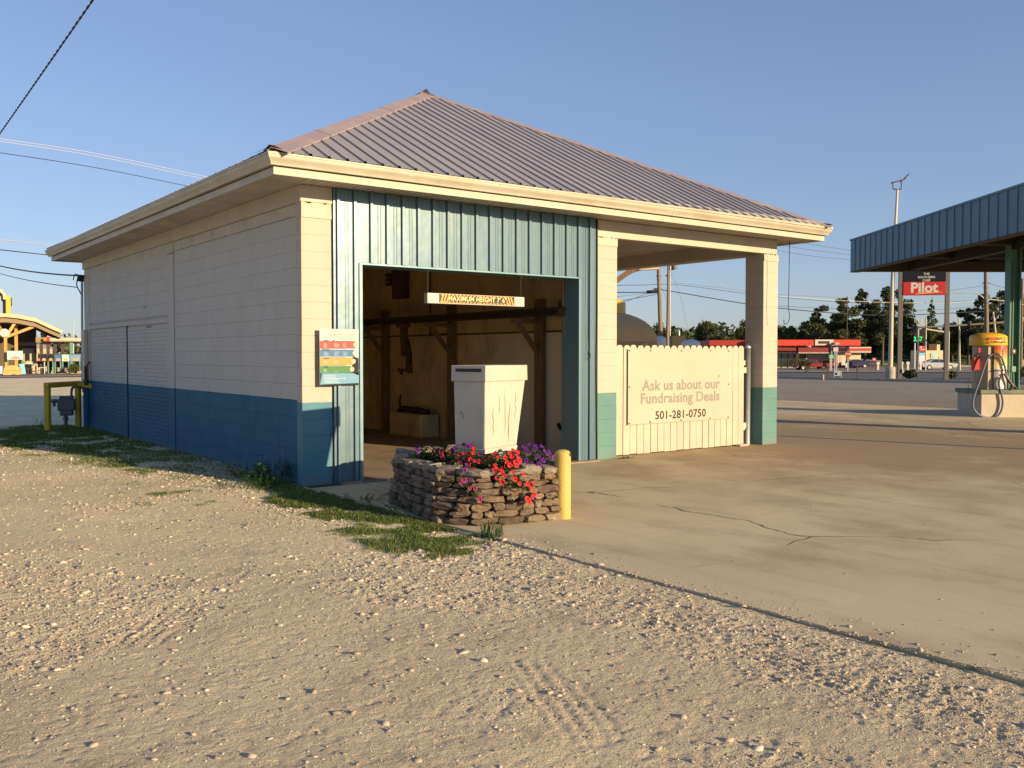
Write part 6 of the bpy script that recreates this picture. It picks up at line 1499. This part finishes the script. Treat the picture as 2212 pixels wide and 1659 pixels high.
# menu sign on the post
def menu(label, x0, x1, y0, y1, bgm, food, seed, dy=-1.6, legs=True, group='menu boards of the drive-in'):
    t = b.thing('menu_board', label, 'sign', group)
    q = MB(); q.box(X_(x0), X_(x1), dy, dy+.12, Z_(y1), Z_(y0)); q.build('frame', M['dark'], t)
    q = MB(); q.box(X_(x0+5), X_(x1-5), dy-.01, dy, Z_(y1-5), Z_(y0+5)); q.build('panel', M[bgm], t)
    cx1 = (x0+x1)/2; rr = random.Random(seed); q = MB(); w_ = (x1-x0)
    q.prism([(X_(cx1-w_*.30), Z_(y1-18)), (X_(cx1-w_*.2), Z_(y1-50)), (X_(cx1), Z_(y1-66)), (X_(cx1+w_*.25), Z_(y1-52)), (X_(cx1+w_*.38), Z_(y1-18))], 1, dy-.03, dy-.01); q.build('food_picture', M[food], t)
    if legs:
        for xx in (x0+18, x1-18): q = MB(); q.box(X_(xx)-.05, X_(xx)+.05, dy, dy+.1, 0, Z_(y1)); q.build('leg', M['green_paint'], t)
    return t
menu('pale green menu board with a pink burger picture on the orange post', 130, 412, 1197, 1360, 'aqua', 'pinkfood', 1)
bx = [(672, 714, 'navy', 'pinkfood', 'narrow dark menu board first in the row under the long canopy'), (716, 836, 'navy', 'burger', 'dark blue menu board second in the row'), (838, 960, 'navy', 'orange_paint', 'dark blue menu board third in the row, orange food'), (964, 1098, 'p_blue', 'pinkfood', 'teal menu board with a pink dessert'), (1102, 1246, 'aqua', 'burger', 'bright aqua menu board with a burger'), (1250, 1450, 'p_lblue', 'orange_paint', 'wide light blue menu board with a long sandwich')]
for i, (x0, x1, m, f_, lab) in enumerate(bx): menu(lab, x0, x1, 1262, 1392, m, f_, 10+i, dy=-.5, legs=i > 1)
# long canopy
t = b.thing('ordering_canopy', 'long flat ordering canopy with a cream tube edge ending in red and yellow', 'canopy')
q = MB(); q.box(X_(640), X_(1900), 0, 7, Z_(1052), Z_(955)); q.build('roof', M['tank_brown'], t)
zz = Z_(1000); rr_ = b.W(dx_(42))
q = MB(); q.tube([(X_(890), -.3, zz), (X_(1900), -.3, zz)], rr_, 14); q.build('tube_edge', M['cream_trim'], t)
q = MB(); q.tube([(X_(826), -.3, zz), (X_(889), -.3, zz)], rr_*1.04, 14); q.build('red_band', M['p_red'], t)
q = MB(); q.tube([(X_(765), -.3, zz), (X_(790), -.3, zz), (X_(825), -.3, zz)], [rr_*.35, rr_*.85, rr_*1.02], 14); q.build('yellow_nose', M['awn_yellow'], t)
for xx in (738, 862, 990, 1128): q = MB(); q.box(X_(xx)-.13, X_(xx)+.13, .3, .55, 0, Z_(1052)); q.build('column', M['dark'], t)
for xx in (1282, 1600): q = MB(); q.box(X_(xx)-.13, X_(xx)+.13, -.4, -.1, 0, Z_(1052)); q.build('column', M['green_paint'], t)
q = MB(); q.box(X_(670), X_(1900), -.46, -.38, Z_(1262), Z_(1250)); q.build('rail', M['dark'], t)
# things on the drive-in forecourt
b_f = Bg(110, 77, 0.)
lw = lambda x, y: b.o + Matrix.Rotation(-YAW+TH, 3, 'Z') @ Vector((x, y, 0))
t = car('pickup', lw(X_(860)+1.78, 2.2), -YAW+TH, M['car_dark'], 'black pickup truck in a bay under the ordering canopy', group='vehicles at the drive-in'); t.scale = (1.05, 1, 1)
t = car('pickup', lw(X_(1400)+1.9, 4.8), -YAW+TH, M['car_silver'], 'silver truck hidden deeper under the ordering canopy', group='vehicles at the drive-in')
t = b.thing('sandwich_board', 'big tan sandwich-shaped cut-out board at the kerb', 'sign')
pp = [(70, 1620), (85, 1500), (110, 1465), (200, 1450), (300, 1452), (345, 1480), (370, 1540), (400, 1600), (330, 1610), (240, 1600), (140, 1622)]
q = MB(); q.prism([(X_(x), Z_(y)) for x, y in pp], 1, -3.2, -3.1); q.build('cut_out', M['burger'], t)
q = MB(); q.prism([(X_(x), Z_(y)) for x, y in [(90, 1560), (150, 1530), (250, 1520), (350, 1545), (355, 1560), (250, 1545), (160, 1560), (100, 1580)]], 1, -3.23, -3.2); q.build('filling', M['orange_paint'], t)
t = b.thing('banner_board', 'light blue board leaning beside the sandwich cut-out', 'sign'); q = MB(); q.prism([(X_(335), Z_(1430)), (X_(430), Z_(1420)), (X_(458), Z_(1600)), (X_(400), Z_(1600))], 1, -3.0, -2.9); q.build('panel', M['sky_blue_panel'], t)
t = b.thing('banner_board', 'pale blue board at the left picture edge', 'sign'); q = MB(); q.box(X_(-80), X_(62), -3.0, -2.9, Z_(1590), Z_(1462)); q.build('panel', flat('pale_blue', (.35, .55, .68)), t)
t = b.thing('patio_table', 'patio table with a closed cream umbrella by the wall', 'table'); q = MB(); q.tube([(X_(490), 0, 0), (X_(490), 0, Z_(1400))], .04, 6); q.lathe([(.5, .72), (.5, .76)], 14, (X_(490), 0, 0)); q.build('stand', M['dark'], t)
q = MB(); q.lathe([(.42, 0), (.32, .18), (0, .3)], 14, (X_(490), 0, Z_(1435))); q.build('umbrella', M['sonic_cream'], t)
for xx in (462, 530): q = MB(); q.box(X_(xx)-.18, X_(xx)+.18, -.2, .2, .40, .45); q.box(X_(xx)-.18, X_(xx)-.14, -.2, .2, 0, .8); q.box(X_(xx)+.14, X_(xx)+.18, -.2, .2, 0, .45); q.build('seat', M['dark'], t)
t = b.thing('screen_wall', 'low tan screen wall beside the patio table', 'wall'); q = MB(); q.box(X_(560), X_(670), .3, .5, 0, Z_(1395)); q.build('panel', M['lt_brick'], t)
t = b.thing('hand_cart', 'pale metal hand cart standing under the canopy edge', 'cart'); q = MB(); q.tube([(X_(785), -1, 0), (X_(785), -1, Z_(1395))], .05, 6); q.tube([(X_(690), -1, Z_(1500)), (X_(785), -1, Z_(1500))], .04, 6); q.tube([(X_(695), -1, 0), (X_(695), -1, Z_(1500))], .03, 6); q.build('tube_frame', M['white'], t)
t = b.thing('satellite_dish', 'cream satellite dish on the flat canopy roof', 'dish'); q = MB(); q.lathe([(0, .06), (.3, .03), (b.W(4.2), -.06)], 18); o = q.build('dish', M['cream_trim'], t); o.location = (X_(788), 1, Z_(900)); o.rotation_euler = (R(80), 0, R(25)); q = MB(); q.tube([(X_(788), 1.1, Z_(955)), (X_(788), 1.1, Z_(900))], .03, 6); q.build('mast', M['galv'], t)
t = b.thing('shrub', 'small brownish shrub behind the parking stop', 'shrub'); V, F, tn = leafcloud([((X_(1270)+rr.uniform(-.5, .5), -2, rr.uniform(.25, .75)), (.4, .3, .25)) for _ in range(6)], 500, .08, 80); np_mesh('foliage', V, F, M['foliage2'], t, tn)['kind'] = 'stuff'
t = b.thing('parking_stop', 'orange painted kerb block in the sun by the shrub', 'kerb block', 'kerb blocks along the drive-in'); q = MB(); q.box(X_(1240), X_(1440), -3.6, -3.3, 0, Z_(1595)); q.build('block', M['orange_paint'], t, bevel=.03)
for x0, x1, lab in ((990, 1150, 'orange kerb block in the middle of the forecourt edge'), (860, 980, 'tan kerb block left of the middle one')):
    t = b.thing('parking_stop', lab, 'kerb block', 'kerb blocks along the drive-in'); q = MB(); q.box(X_(x0), X_(x1), -2.8, -2.5, 0, Z_(1597)); q.build('block', M['orange_paint'] if x0 > 900 else M['kerb'], t, bevel=.03)
b2 = Bg(5, 95, 0.); t = b2.thing('far_house', 'pale low house with a grey gable roof behind the drive-in posts', 'house')
q = MB(); q.box(b2.X(-30), b2.X(30), 0, 8, 0, b2.Z(751)); q.build('wall', M['lt_brick'], t)
q = MB(); q.prism([(b2.X(-32), b2.Z(751)), (b2.X(2), b2.Z(740)), (b2.X(33), b2.Z(751))], 1, -.4, 8.4); q.build('roof', M['kerb'], t)
for u in (1, 20): q = MB(); q.box(b2.X(u), b2.X(u+6), -.05, 0, b2.Z(765), b2.Z(755)); q.build('window', M['glass'], t)
